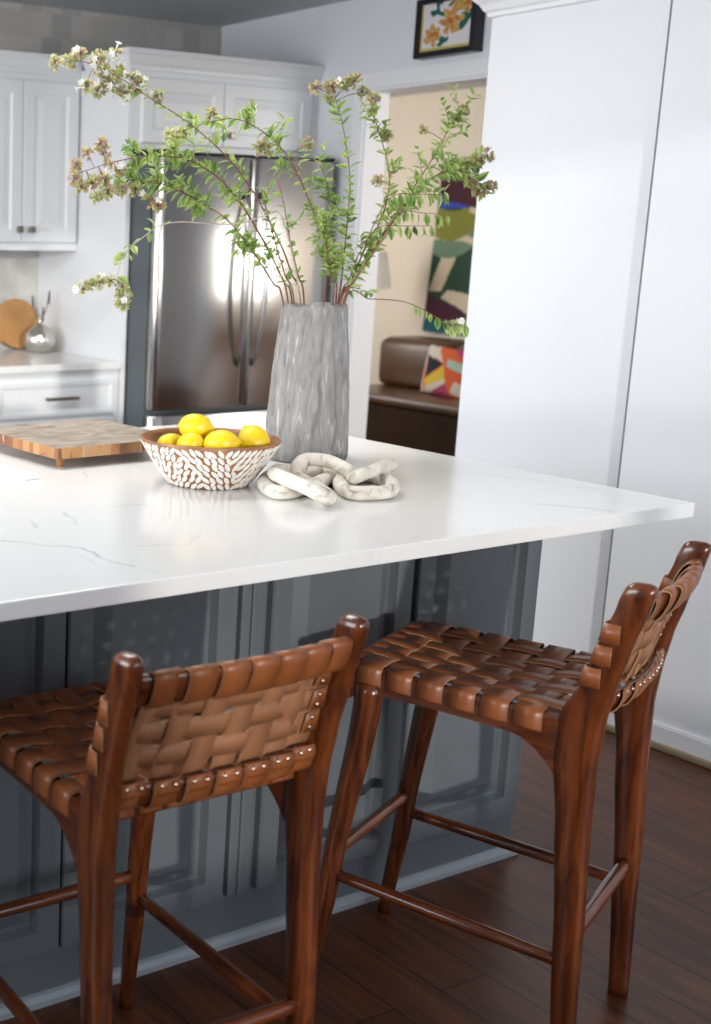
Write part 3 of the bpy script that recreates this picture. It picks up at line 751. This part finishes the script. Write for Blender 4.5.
def branch(label, pts, clusters=(), leaves=(0, 1, 20), lsize=.026, r0=.0021, pale=False, twigs=0, dark=.3, hang=False, name='flowering_branch', twl=.06):
    P = [atd(x, y, d-.04) for x, y, d in pts]
    base = P[-1]
    inner = Vector((VC.x, VC.y, 1.0))+Vector((base.x-VC.x, base.y-VC.y, 0))*.3
    path = catmull(P+[inner], 7)
    n = len(path)
    root = thing(name, label, 'branch', tuple(path[-1]), 0, GB); o0 = path[-1].copy()
    Q = [p-o0 for p in path]
    bm = bmesh.new(); tube(bm, Q, lambda t: r0*(.35+.75*t), 7)
    L = []
    nv = n-7
    def along(t):
        f = t*(nv-1); i = min(int(f), nv-2); return Q[i].lerp(Q[i+1], f-i), (Q[i]-Q[i+1]).normalized()
    bl_ = bmesh.new()
    t0, t1, nl = leaves; nl = int(nl*1.15); lsize *= 1.32; twigs = int(twigs*1.3)
    for k in range(nl):
        t = t0+(t1-t0)*(k+random.uniform(-.3, .3))/max(1, nl); t = min(max(t, 0), .99)
        p, tg = along(t); s = tg.cross(rv()).normalized()
        sz = lsize*random.uniform(.65, 1.1)*(1-.15*t)
        for sg in (1, -1):
            if random.random() < .1: continue
            if hang: d = Vector((0, 0, -1))+tg*.25+rv()*.2
            else: d = (s*sg+tg*.55+rv()*.25)
            leaf(bl_, p, d, (Vector((0, 0, 1))+rv()*.7), sz, sz*.27, 1 if random.random() < dark else 0)
    for k in range(twigs):
        t = t0+(t1-t0)*random.random(); p, tg = along(t)
        d = (tg*.7+rv()*.8+Vector((0, 0, .3))).normalized(); ln = twl*random.uniform(.5, 1.2)
        tw = [p, p+d*ln*.5+Vector((0, 0, .004)), p+d*ln]
        tube(bm, tw, lambda u: r0*.35*(1.2-u), 5)
        for q in range(5):
            u = .25+.75*q/4; pp_ = p+d*ln*u; s = d.cross(rv()).normalized(); sz = lsize*random.uniform(.5, .85)
            for sg in (1, -1): leaf(bl_, pp_, s*sg+d*.6, (Vector((0, 0, 1))+rv()*.5), sz, sz*.26, 1 if random.random() < dark else 0)
    finish('stem', bm, 'stem_pale' if pale else 'stem_red', root)
    finish('leaves', bl_, ['leaf', 'leaf_dark'], root, recalc=False)
    if clusters:
        for (x, y, dd, rad, cnt, white, pink) in clusters:
            c = atd(x, y, dd-.04)-o0; bf = bmesh.new()
            near = min(Q[:nv], key=lambda q: (q-c).length)
            tube(bf, [near, near.lerp(c, .5)+Vector((0, 0, .003)), c], r0*.35, 5, mi=3)
            for k in range(int(cnt*1.5)):
                v = rv(); p = c+v*rad*random.random()**.5
                tube(bf, [c, p], .0004, 3, mi=3)
                floret(bf, p, (v+Vector((0, 0, .2))).normalized(), .0100*random.uniform(.8, 1.25), (1 if random.random() < pink*.75 else 0))
            for k in range(white):
                v = (rv()-FWD*.5).normalized(); whiteflower(bf, c+v*rad*.7, v, .015*random.uniform(.8, 1.2))
            finish('flower_cluster', bf, ['calyx', 'calyx_pink', 'petal', 'stem_red'], root, recalc=False)
    return root
D0 = 3.08
branch('long branch arching to the upper left, white flowers at its tip over the cabinets',
       [(60, 62, 2.85), (85, 62, 2.85), (120, 78, 2.86), (153, 100, 2.88), (176, 114, 2.9), (200, 132, 2.92), (223, 153, 2.95), (241, 174, 2.98), (260, 203, 3.0), (280, 243, 3.04), (291, 272, 3.06), (300, 302, 3.07)],
       [(55, 62, 2.85, .012, 12, 1, .3), (70, 60, 2.84, .014, 16, 2, .4), (80, 53, 2.86, .012, 12, 1, .5), (98, 58, 2.85, .014, 16, 3, .4), (115, 52, 2.85, .012, 14, 4, .6), (86, 86, 2.88, .012, 14, 2, .3), (98, 90, 2.86, .014, 18, 2, .3), (112, 85, 2.86, .018, 22, 3, .4), (126, 92, 2.86, .016, 22, 4, .4), (104, 72, 2.86, .016, 20, 4, .3), (118, 70, 2.86, .012, 12, 3, .3), (140, 86, 2.88, .016, 18, 5, .5), (157, 95, 2.88, .012, 14, 1, .5), (132, 78, 2.88, .012, 12, 3, .4)],
       (.18, .72, 17), .026, twigs=1, dark=.2)
branch('bare red-stemmed branch running beside the long upper left branch',
       [(206, 150, 2.98), (227, 186, 3.0), (246, 212, 3.02), (268, 250, 3.04), (284, 282, 3.06), (292, 302, 3.07)], (), (.0, .9, 8), .022)
branch('branch to the left with tan and pink flower clusters, in front of the fridge top',
       [(82, 172, 2.82), (110, 163, 2.83), (133, 158, 2.84), (154, 156, 2.86), (182, 158, 2.9), (203, 167, 2.92), (224, 183, 2.96), (242, 205, 3.0), (262, 238, 3.02), (279, 272, 3.05), (288, 302, 3.06)],
       [(100, 143, 2.82, .012, 12, 0, 1), (106, 152, 2.82, .010, 10, 0, 1), (87, 153, 2.82, .010, 12, 0, 1), (76, 163, 2.82, .011, 12, 0, 1), (74, 178, 2.82, .013, 16, 0, 1), (82, 187, 2.82, .012, 14, 0, .8), (92, 182, 2.82, .015, 20, 1, .8), (104, 178, 2.83, .015, 18, 3, .7), (110, 164, 2.83, .010, 10, 0, 1), (120, 172, 2.84, .012, 12, 2, .8), (96, 197, 2.83, .012, 14, 0, .3), (108, 192, 2.83, .014, 16, 0, .6), (122, 188, 2.83, .012, 14, 1, .8), (136, 190, 2.85, .012, 14, 1, .5), (158, 205, 2.88, .014, 18, 1, .6), (148, 200, 2.88, .012, 14, 1, .5)],
       (.22, .75, 22), .028, twigs=9, dark=.25, twl=.045)
branch('leafy branch just below the tan-flowered one, crossing the fridge door',
       [(122, 187, 2.86), (140, 183, 2.87), (161, 184, 2.9), (182, 192, 2.92), (203, 204, 2.95), (224, 217, 2.98), (240, 234, 3.0), (256, 256, 3.02), (273, 283, 3.05), (283, 302, 3.06)],
       (), (.04, .85, 30), .029, twigs=15, dark=.35, twl=.055)
branch('pale curved branch sweeping low to the left, a creamy spike hanging from its tip',
       [(117, 280, 2.76), (121, 262, 2.76), (128, 250, 2.77), (142, 238, 2.78), (159, 226, 2.8), (179, 222, 2.82), (201, 223, 2.85), (235, 224, 2.9), (264, 216, 2.95), (277, 212, 2.98), (285, 226, 3.0), (293, 258, 3.04), (299, 302, 3.06)],
       [(122, 288, 2.76, .012, 14, 1, .1), (123, 296, 2.76, .013, 18, 1, 0), (122, 305, 2.76, .010, 12, 1, 0), (109, 281, 2.76, .009, 10, 1, .1), (100, 282, 2.76, .010, 12, 1, .1), (91, 285, 2.76, .010, 12, 1, .1), (82, 289, 2.76, .008, 8, 2, .3)],
       (.02, .42, 8), .026, pale=True, r0=.0019, dark=.15)
branch('branch arching over the fridge doors with small drooping flower tufts',
       [(165, 140, 3.0), (185, 130, 3.0), (214, 121, 3.0), (235, 119, 3.0), (252, 125, 3.02), (272, 139, 3.03), (290, 160, 3.04), (306, 193, 3.06), (318, 226, 3.08), (330, 255, 3.09), (336, 302, 3.1)],
       [(174, 140, 3.0, .016, 18, 0, .2), (184, 133, 3.0, .014, 16, 0, .2), (170, 132, 3.0, .010, 10, 0, .2), (211, 113, 3.0, .012, 14, 0, .6), (260, 147, 3.02, .015, 18, 0, .3), (268, 150, 3.02, .012, 12, 0, .4), (308, 144, 3.03, .012, 12, 0, .6)],
       (.1, .98, 30), .026, twigs=9, dark=.3)
branch('upright branch in the middle of the bouquet with a tan flower head leaning left',
       [(335, 98, 3.05), (341, 118, 3.05), (347, 150, 3.06), (350, 182, 3.07), (348, 215, 3.08), (345, 245, 3.09), (338, 302, 3.1)],
       [(316, 88, 3.03, .012, 14, 0, .9), (332, 86, 3.03, .015, 20, 0, .8), (328, 98, 3.04, .010, 10, 0, .3), (345, 84, 3.05, .014, 18, 1, .5), (355, 80, 3.05, .016, 22, 1, .4), (362, 92, 3.05, .014, 16, 0, .5)],
       (.05, .95, 24), .029, twigs=2, dark=.25)
branch('slender upright branch right of the middle one, topped by small tan tufts',
       [(372, 100, 3.1), (374, 115, 3.1), (381, 138, 3.1), (388, 165, 3.1), (389, 190, 3.1), (380, 222, 3.1), (362, 255, 3.1), (345, 302, 3.1)],
       [(373, 98, 3.1, .012, 14, 0, .5), (371, 108, 3.1, .010, 10, 0, .6), (388, 135, 3.1, .010, 10, 0, .4), (378, 182, 3.1, .012, 14, 0, .6)],
       (.1, .95, 24), .024, twigs=9, dark=.35, twl=.05)
branch('branch reaching to the upper right, its tan tip before the cream wall',
       [(464, 112, 3.15), (452, 124, 3.15), (444, 138, 3.15), (434, 156, 3.15), (420, 178, 3.15), (404, 202, 3.14), (384, 232, 3.13), (364, 262, 3.13), (349, 285, 3.12), (340, 302, 3.09)],
       [(464, 110, 3.15, .012, 12, 1, .5), (456, 118, 3.15, .012, 10, 1, .3), (423, 130, 3.15, .009, 8, 0, .5)],
       (.03, .95, 26), .025, twigs=10, dark=.3, twl=.07)
branch('branch reaching furthest right with tan clusters before the white partition',
       [(488, 187, 3.1), (472, 180, 3.1), (455, 170, 3.1), (435, 176, 3.1), (415, 195, 3.1), (394, 220, 3.1), (366, 262, 3.06), (352, 285, 3.05), (344, 302, 3.05)],
       [(487, 155, 3.1, .013, 14, 0, .6), (478, 160, 3.1, .013, 14, 0, .5), (490, 187, 3.1, .013, 14, 0, .5), (480, 190, 3.1, .013, 14, 0, .5), (472, 182, 3.1, .012, 14, 0, .4), (466, 164, 3.1, .014, 14, 1, .2)],
       (.03, .95, 28), .026, twigs=12, dark=.3)
branch('pale bare twig curving over to the right, above the hanging textile',
       [(478, 167, 3.12), (464, 160, 3.12), (446, 159, 3.12), (431, 168, 3.12), (420, 188, 3.12), (400, 216, 3.12), (368, 262, 3.14), (350, 288, 3.14), (336, 302, 3.12)], (), (.3, .95, 10), .022, r0=.0016, pale=True)
for lab, a, b, y in (('upper', (446, 195), (393, 196), .0), ('middle', (447, 215), (401, 213), .05), ('lowest', (432, 226), (377, 228), -.05)):
    branch('%s of the three level side shoots with hanging leaves, right of the vase' % lab,
           [(a[0], a[1], 3.05), ((a[0]+b[0])/2, (a[1]+b[1])/2-1, 3.06), (b[0], b[1], 3.07), (b[0]-18, b[1]+26, 3.07-y), (352+y*60, 280, 3.08-y), (341+y*40, 302, 3.06-y)],
           (), (.0, .50, 7), .028, r0=.0016, hang=True, dark=.5, name='leafy_shoot')
branch('thin shoot trailing low to the right over the sofa, small leaves along its tip',
       [(464, 324, 3.0), (452, 324, 3.0), (438, 318, 3.0), (420, 308, 3.02), (400, 301, 3.04), (370, 299, 3.06), (345, 300, 3.08)],
       [(460, 324, 3.0, .007, 7, 1, 0), (450, 324, 3.0, .006, 6, 1, 0)], (.0, .62, 10), .024, r0=.0014, hang=True, dark=.2, name='leafy_shoot')
branch('dense dark-leaved branch rising straight above the vase mouth',
       [(318, 160, 3.1), (326, 180, 3.1), (330, 205, 3.1), (330, 235, 3.1), (328, 265, 3.1), (324, 302, 3.1)],
       (), (.0, .95, 15), .027, twigs=6, dark=.5, name='leafy_shoot', twl=.06)
branch('light green bushy shoot low at the right rim of the vase',
       [(318, 215, 3.02), (325, 240, 3.03), (330, 268, 3.05), (333, 302, 3.08)],
       (), (.0, .95, 14), .026, twigs=10, dark=.15, name='leafy_shoot', twl=.05)
branch('red-stemmed shoot at the left rim of the vase in front of the fridge handles',
       [(262, 190, 3.0), (268, 215, 3.0), (276, 245, 3.02), (285, 275, 3.04), (294, 302, 3.06)], (), (.1, .98, 12), .022, twigs=3, dark=.4, name='leafy_shoot')
branch('red-stemmed shoot leaning left beside the fridge handles, second at the left rim',
       [(275, 170, 3.06), (284, 205, 3.06), (290, 240, 3.06), (298, 275, 3.07), (304, 302, 3.08)], (), (.0, .98, 10), .022, twigs=2, dark=.4, name='leafy_shoot')

# ------------------------------------------------------------------ bar stools
ZS = .655
def ellipse_ring(c, hx, hy, n=20, p=.75):
    out = []
    for k in range(n):
        a = 2*math.pi*k/n; ca, sa = math.cos(a), math.sin(a)
        out.append(Vector((c[0]+hx*abs(ca)**p*(1 if ca > 0 else -1), c[1]+hy*abs(sa)**p*(1 if sa > 0 else -1), c[2])))
    return out
def lerpt(tab, z):
    for (z0, *a), (z1, *b) in zip(tab, tab[1:]):
        if z0 <= z <= z1:
            t = (z-z0)/(z1-z0) if z1 > z0 else 0; t = t*t*(3-2*t)*.5+t*.5
            return [u+(v-u)*t for u, v in zip(a, b)]
    return list(tab[-1][1:])
#            z    x     y      hx     hy
POST = [(0, .186, -.052, .0140, .0180), (.28, .187, -.040, .0170, .0235), (.48, .186, -.028, .0185, .0280), (.60, .186, -.020, .0195, .0350), (.665, .186, -.024, .0190, .0370), (.73, .188, -.044, .0165, .0275), (.80, .190, -.063, .0158, .0255), (.875, .191, -.085, .0158, .0250), (.902, .1915, -.092, .0158, .0240)]
LEG = [(0, .186, .424, .0130, .0140), (.25, .178, .393, .0185, .0195), (.60, .166, .350, .0245, .0260), (.640, .166, .347, .0250, .0265)]
def post_bm(s):
    bm = bmesh.new(); rings = []
    zs = [i*.02 for i in range(45)]+[.888, .895]
    for z in zs:
        x, y, hx, hy = lerpt(POST, z); rings.append(ellipse_ring((s*x, y, z), hx, hy))
    x, y, hx, hy = lerpt(POST, .895)
    for a in (25, 45, 62, 76, 86): rings.append(ellipse_ring((s*x, y-.004*math.sin(R(a)), .895+.016*math.sin(R(a))), hx*math.cos(R(a))**.8, hy*math.cos(R(a))**.6))
    loft(bm, rings); return bm
def leg_bm(s):
    bm = bmesh.new(); loft(bm, [ellipse_ring((s*x, y, z), hx, hy, 18, 1) for z in [i*.02565 for i in range(25)]+[.638] for x, y, hx, hy in [lerpt(LEG, z)]]); return bm
def rail_bm(s):      # side rail with the curved bracket under its rear end
    bm = bmesh.new(); rings = []
    n = 30
    for i in range(n+1):
        t = i/n; y = -.010+.400*t; x = .186-.022*t
        low = .612+.006*math.sin(math.pi*t)+.006*t
        low -= .075*max(0, 1-t/.24)**2.0
        low -= .022*max(0, (t-.84)/.16)**2
        top = .664+.006*t-.002*math.sin(math.pi*t)
        h = .0125
        rings.append([Vector((s*(x-h), y, low)), Vector((s*(x+h), y, low)), Vector((s*(x+h), y, top-.006)), Vector((s*(x+h-.006), y, top)), Vector((s*(x-h+.006), y, top)), Vector((s*(x-h), y, top-.006))])
    loft(bm, rings); return bm
def ribbon(bm, pts, sides, wd, th):
    """strap: centre line pts, side directions, width, thickness; material 1 on the cut edges"""
    n = len(pts); rings = []
    for i, p in enumerate(pts):
        t = (pts[min(i+1, n-1)]-pts[max(i-1, 0)]).normalized(); s = sides[i] if isinstance(sides, list) else sides
        s = (s-t*s.dot(t)).normalized(); nn = s.cross(t).normalized()
        rings.append([p+s*wd/2+nn*th/2, p-s*wd/2+nn*th/2, p-s*wd/2-nn*th/2, p+s*wd/2-nn*th/2])
    vr = [[bm.verts.new(q) for q in r] for r in rings]
    for a, b in zip(vr, vr[1:]):
        for i in range(4):
            f = bm.faces.new((a[i], a[(i+1) % 4], b[(i+1) % 4], b[i])); f.material_index = (0, 1, 2, 1)[i]; f.smooth = i in (0, 2)
    bm.faces.new(vr[0][::-1]).material_index = 1; bm.faces.new(vr[-1]).material_index = 1
TH = .0022
NX, NY = 7, 6     # straps front-to-back, straps side-to-side
def rx(y): return .186-.022*((y+.010)/.392)          # rail centre at depth y
YF, YR = .388, -.004
def zr(y): return .6645+.006*min(1, max(0, (y+.01)/.4))
def seat_z(x, y, over):
    u = x/.17; v = (y-.19)/.2
    return zr(y)+.003-.014*max(0, 1-u*u)*max(0, 1-v*v)+over*.0021
def smooth_path(pts, n=3):
    return catmull(pts, n)
YST = [.058+.0575*i for i in range(NY)]
def xst(i, y): return (-1+2*(i+.5)/NX)*(rx(y)-.018)
def seat_straps(root):
    for j, y in enumerate(YST):        # side to side, lying over both rails
        X = rx(y); h = zr(y); E_ = [(.0145, -.034), (.0148, -.020), (.0125, -.0035), (.004, .0020), (-.010, .0030)]
        pts = [Vector((-X-a, y, h+b)) for a, b in E_]
        for i in range(NX):
            x = xst(i, y); ov = 1 if (i+j) % 2 else -1
            pts.append(Vector((x, y, seat_z(x, y, ov))))
        pts += [Vector((X+a, y, h+b)) for a, b in E_[::-1]]
        bm = bmesh.new(); ribbon(bm, smooth_path(pts, 4), Vector((0, 1, 0)), .0455, TH)
        finish('seat_strap', bm, ['leather', 'leather_edge', 'leather'], root)
    for i in range(NX):               # front to back
        pts = []; h = zr(YF)
        xf_ = xst(i, YF)*.98; pts += [Vector((xf_, YF+.0145, h-.034)), Vector((xf_, YF+.0148, h-.02)), Vector((xf_, YF+.0125, h-.0035)), Vector((xf_, YF+.003, h+.002)), Vector((xf_, YF-.009, h+.0015))]
        for j in range(NY-1, -1, -1):
            y = YST[j]; x = xst(i, y); ov = -1 if (i+j) % 2 else 1
            pts.append(Vector((x, y, seat_z(x, y, ov))))
        xr = xst(i, YR); h = zr(YR); pts += [Vector((xr, YR+.012, h+.0015)), Vector((xr, YR-.004, h+.002)), Vector((xr, YR-.0125, h-.0035)), Vector((xr, YR-.0148, h-.016)), Vector((xr, YR-.0145, h-.022))]
        bm = bmesh.new(); ribbon(bm, smooth_path(pts, 4), Vector((1, 0, 0)), .0385, TH)
        finish('seat_strap', bm, ['leather', 'leather_edge', 'leather'], root)
# back: two slats that bow backwards, wrapped with leather; woven panel between
ZT, ZL = .853, .690
def bow(x): return .030*(1-(x/.19)**2)
def back_y(x, z):
    _, y, _, _ = lerpt(POST, max(z, .70)); return y+.004-bow(x)
NB = 7
EL = {ZT: (.0115, .0255), ZL: (.0115, .0205)}
def on_rail(x, zz, deg, off):
    hy, hz_ = EL[zz]; a = R(deg); p = .8
    ca, sa = math.cos(a), math.sin(a)
    tilt = .36 if zz == ZT else .30
    dz = (hz_+off)*(abs(ca)**p)*(1 if ca > 0 else -1); dy = (hy+off)*(abs(sa)**p)*(1 if sa > 0 else -1)
    zc = zz+(.004*(1-(x/.19)**2) if zz == ZT else 0)
    return Vector((x, back_y(x, zz)-.002+dy-dz*tilt, zc+dz))
def rivet(parent, loc, rot):
    bm = bmesh.new(); lathe(bm, [(.0040, 0), (.0038, .0012), (.0025, .0024), (.0006, .0029)], 12)
    o = finish('rivet', bm, 'rivet_metal', parent, smooth=True); o.location = loc; o.rotation_euler = rot
def back_parts(root):
    for nm, zz in (('top_rail', ZT), ('lower_rail', ZL)):
        bm = bmesh.new(); rings = []
        for k in range(25):
            x = -.184+.368*k/24; rings.append([on_rail(x, zz, d, 0) for d in range(0, 360, 18)])
        loft(bm, rings); finish(nm, bm, 'stool_wood_cross', root, smooth=True)
    hz = [.746, .785, .823]
    def vx(i, z): return (-1+2*(i+.5)/NB)*.172+(z-.77)*.10
    for i in range(NB):
        # woven panel strap, rough side out
        pts = [on_rail(vx(i, ZT), ZT, 150, .0012)+Vector((0, .001, .012))]
        for k, z in enumerate(reversed(hz)):
            xx = vx(i, z); ov = 1 if (i+k) % 2 else -1
            pts.append(Vector((xx, back_y(xx, z)+.004+ov*.0019, z)))
        x = vx(i, ZL); pts += [on_rail(x, ZL, 25, .0012)+Vector((0, .002, 0)), on_rail(x, ZL, 70, .0012)]
        bm = bmesh.new(); ribbon(bm, smooth_path(pts, 5), Vector((1, 0, 0)), .0385, TH)
        finish('back_strap', bm, ['leather', 'leather_edge', 'leather_back'], root)
        x = vx(i, ZT)
        bm = bmesh.new(); ribbon(bm, [on_rail(x, ZT, d, .0018) for d in range(-160, 141, 12)], Vector((1, 0, .0)), .0445, TH)
        finish('rail_wrap', bm, ['leather', 'leather_edge', 'leather'], root)
        x = vx(i, ZL)
        bm = bmesh.new(); ribbon(bm, [on_rail(x, ZL, d, .0018) for d in range(60, 333, 12)], Vector((1, 0, 0)), .0425, TH)
        st = finish('rail_wrap', bm, ['leather', 'leather_edge', 'leather'], root)
        bm = bmesh.new(); ribbon(bm, [on_rail(x, ZL, d, .0042) for d in range(272, 340, 8)], Vector((1, 0, 0)), .0395, TH)
        tb = finish('strap_tab', bm, ['leather', 'leather_edge', 'leather'], root)
        for dx in (-.010, .010): rivet(tb, on_rail(x+dx, ZL, 306, .0052), (R(58), 0, 0))
    for k, z in enumerate(reversed(hz)):
        pts = []
        def P_(x, off): return Vector((x, back_y(max(-.19, min(.19, x)), z)+.004+off, z))
        _, py, hx, hy = lerpt(POST, z)
        ex = .190+hx+.0018
        L_ = [(ex-.0002, py-.002), (ex, py+.006), (ex-.001, py+hy*.62), (ex-.007, py+hy*.97+.001), (.188, py+hy+.0022), (.178, py+hy*.9), (.165, py+.012)]
        pts = [Vector((-a, b, z)) for a, b in L_]
        for i in range(NB):
            xx = vx(i, z)
            if abs(xx) > .150: continue
            ov = -1 if (i+k) % 2 else 1
            pts.append(P_(xx, ov*.0019))
        pts += [Vector((a, b, z)) for a, b in L_[::-1]]
        bm = bmesh.new(); ribbon(bm, smooth_path(pts, 4), Vector((0, -.25, 1)), .0325, TH)
        finish('back_strap', bm, ['leather', 'leather_edge', 'leather_back'], root)
        # riveted end of the strap, folded back beside the right post
        a = back_y(.160, z)
        bm = bmesh.new(); ribbon(bm, [Vector((.1735, py+.004, z)), Vector((.1715, py-.006, z)), Vector((.165, a-.004, z)), Vector((.152, back_y(.152, z)-.003, z)), Vector((.140, back_y(.14, z)-.003, z))], Vector((0, -.25, 1)), .033, TH)
        tb = finish('strap_tab', bm, ['leather', 'leather_edge', 'leather'], root)
        for dz in (-.008, .008): rivet(tb, (.153, back_y(.153, z)-.0045-dz*.25, z+dz), (R(95), 0, R(14)))
def dowel(root, a, b, r):
    bm = bmesh.new(); a, b = Vector(a), Vector(b)
    tube(bm, [a.lerp(b, k/8) for k in range(9)], lambda t: r*(.86+.14*math.sin(math.pi*t)), 14)
    vert = abs((b-a).normalized().x) > .5
    finish('stretcher', bm, 'stool_wood_cross' if vert else 'stool_wood_side', root, smooth=True)
def make_stool(label):
    root = thing('bar_stool', label, 'bar stool', (0, 0, 0), 0, 'woven leather bar stools at the island')
    for s in (-1, 1):
        finish('back_post', post_bm(s), 'stool_wood', root); finish('leg', leg_bm(s), 'stool_wood', root)
        o = finish('seat_rail', rail_bm(s), 'stool_wood_side', root)
        for p in o.data.polygons: p.use_smooth = False
    for nm, y, x in (('seat_rail', YF, .164), ('seat_rail', YR, .176)):
        bm = bmesh.new(); zt_ = .664+.006*(y > .1); box(bm, -x, x, y-.0125, y+.0125, zt_-(.05 if y > .1 else .026), zt_, bev=.004); finish(nm, bm, 'stool_wood_cross', root)
    def at(tab, s, z): x, y, _, _ = lerpt(tab, z); return (s*x, y, z)
    for s in (-1, 1): dowel(root, at(POST, s, .232), at(LEG, s, .248), .0125)
    dowel(root, at(LEG, -1, .290), at(LEG, 1, .290), .0125); dowel(root, at(POST, -1, .275), at(POST, 1, .275), .0135)
    seat_straps(root); back_parts(root)
    return root
s1 = make_stool('woven brown leather bar stool nearest the camera, its back turned to us')
def dup(root, label):
    r = root.copy(); COL.objects.link(r); r['label'] = label
    for ch in list(root.children):
        c = ch.copy(); COL.objects.link(c); c.parent = r
        for g_ in ch.children:
            d = g_.copy(); COL.objects.link(d); d.parent = c
    return r
s2 = dup(s1, 'woven brown leather bar stool on the right, turned sideways by the island corner')
s1.location = (-1.388, -.173, 0); s1.rotation_euler = (0, 0, -.013)
s2.location = (-.517, -.187, 0); s2.rotation_euler = (0, 0, .372)
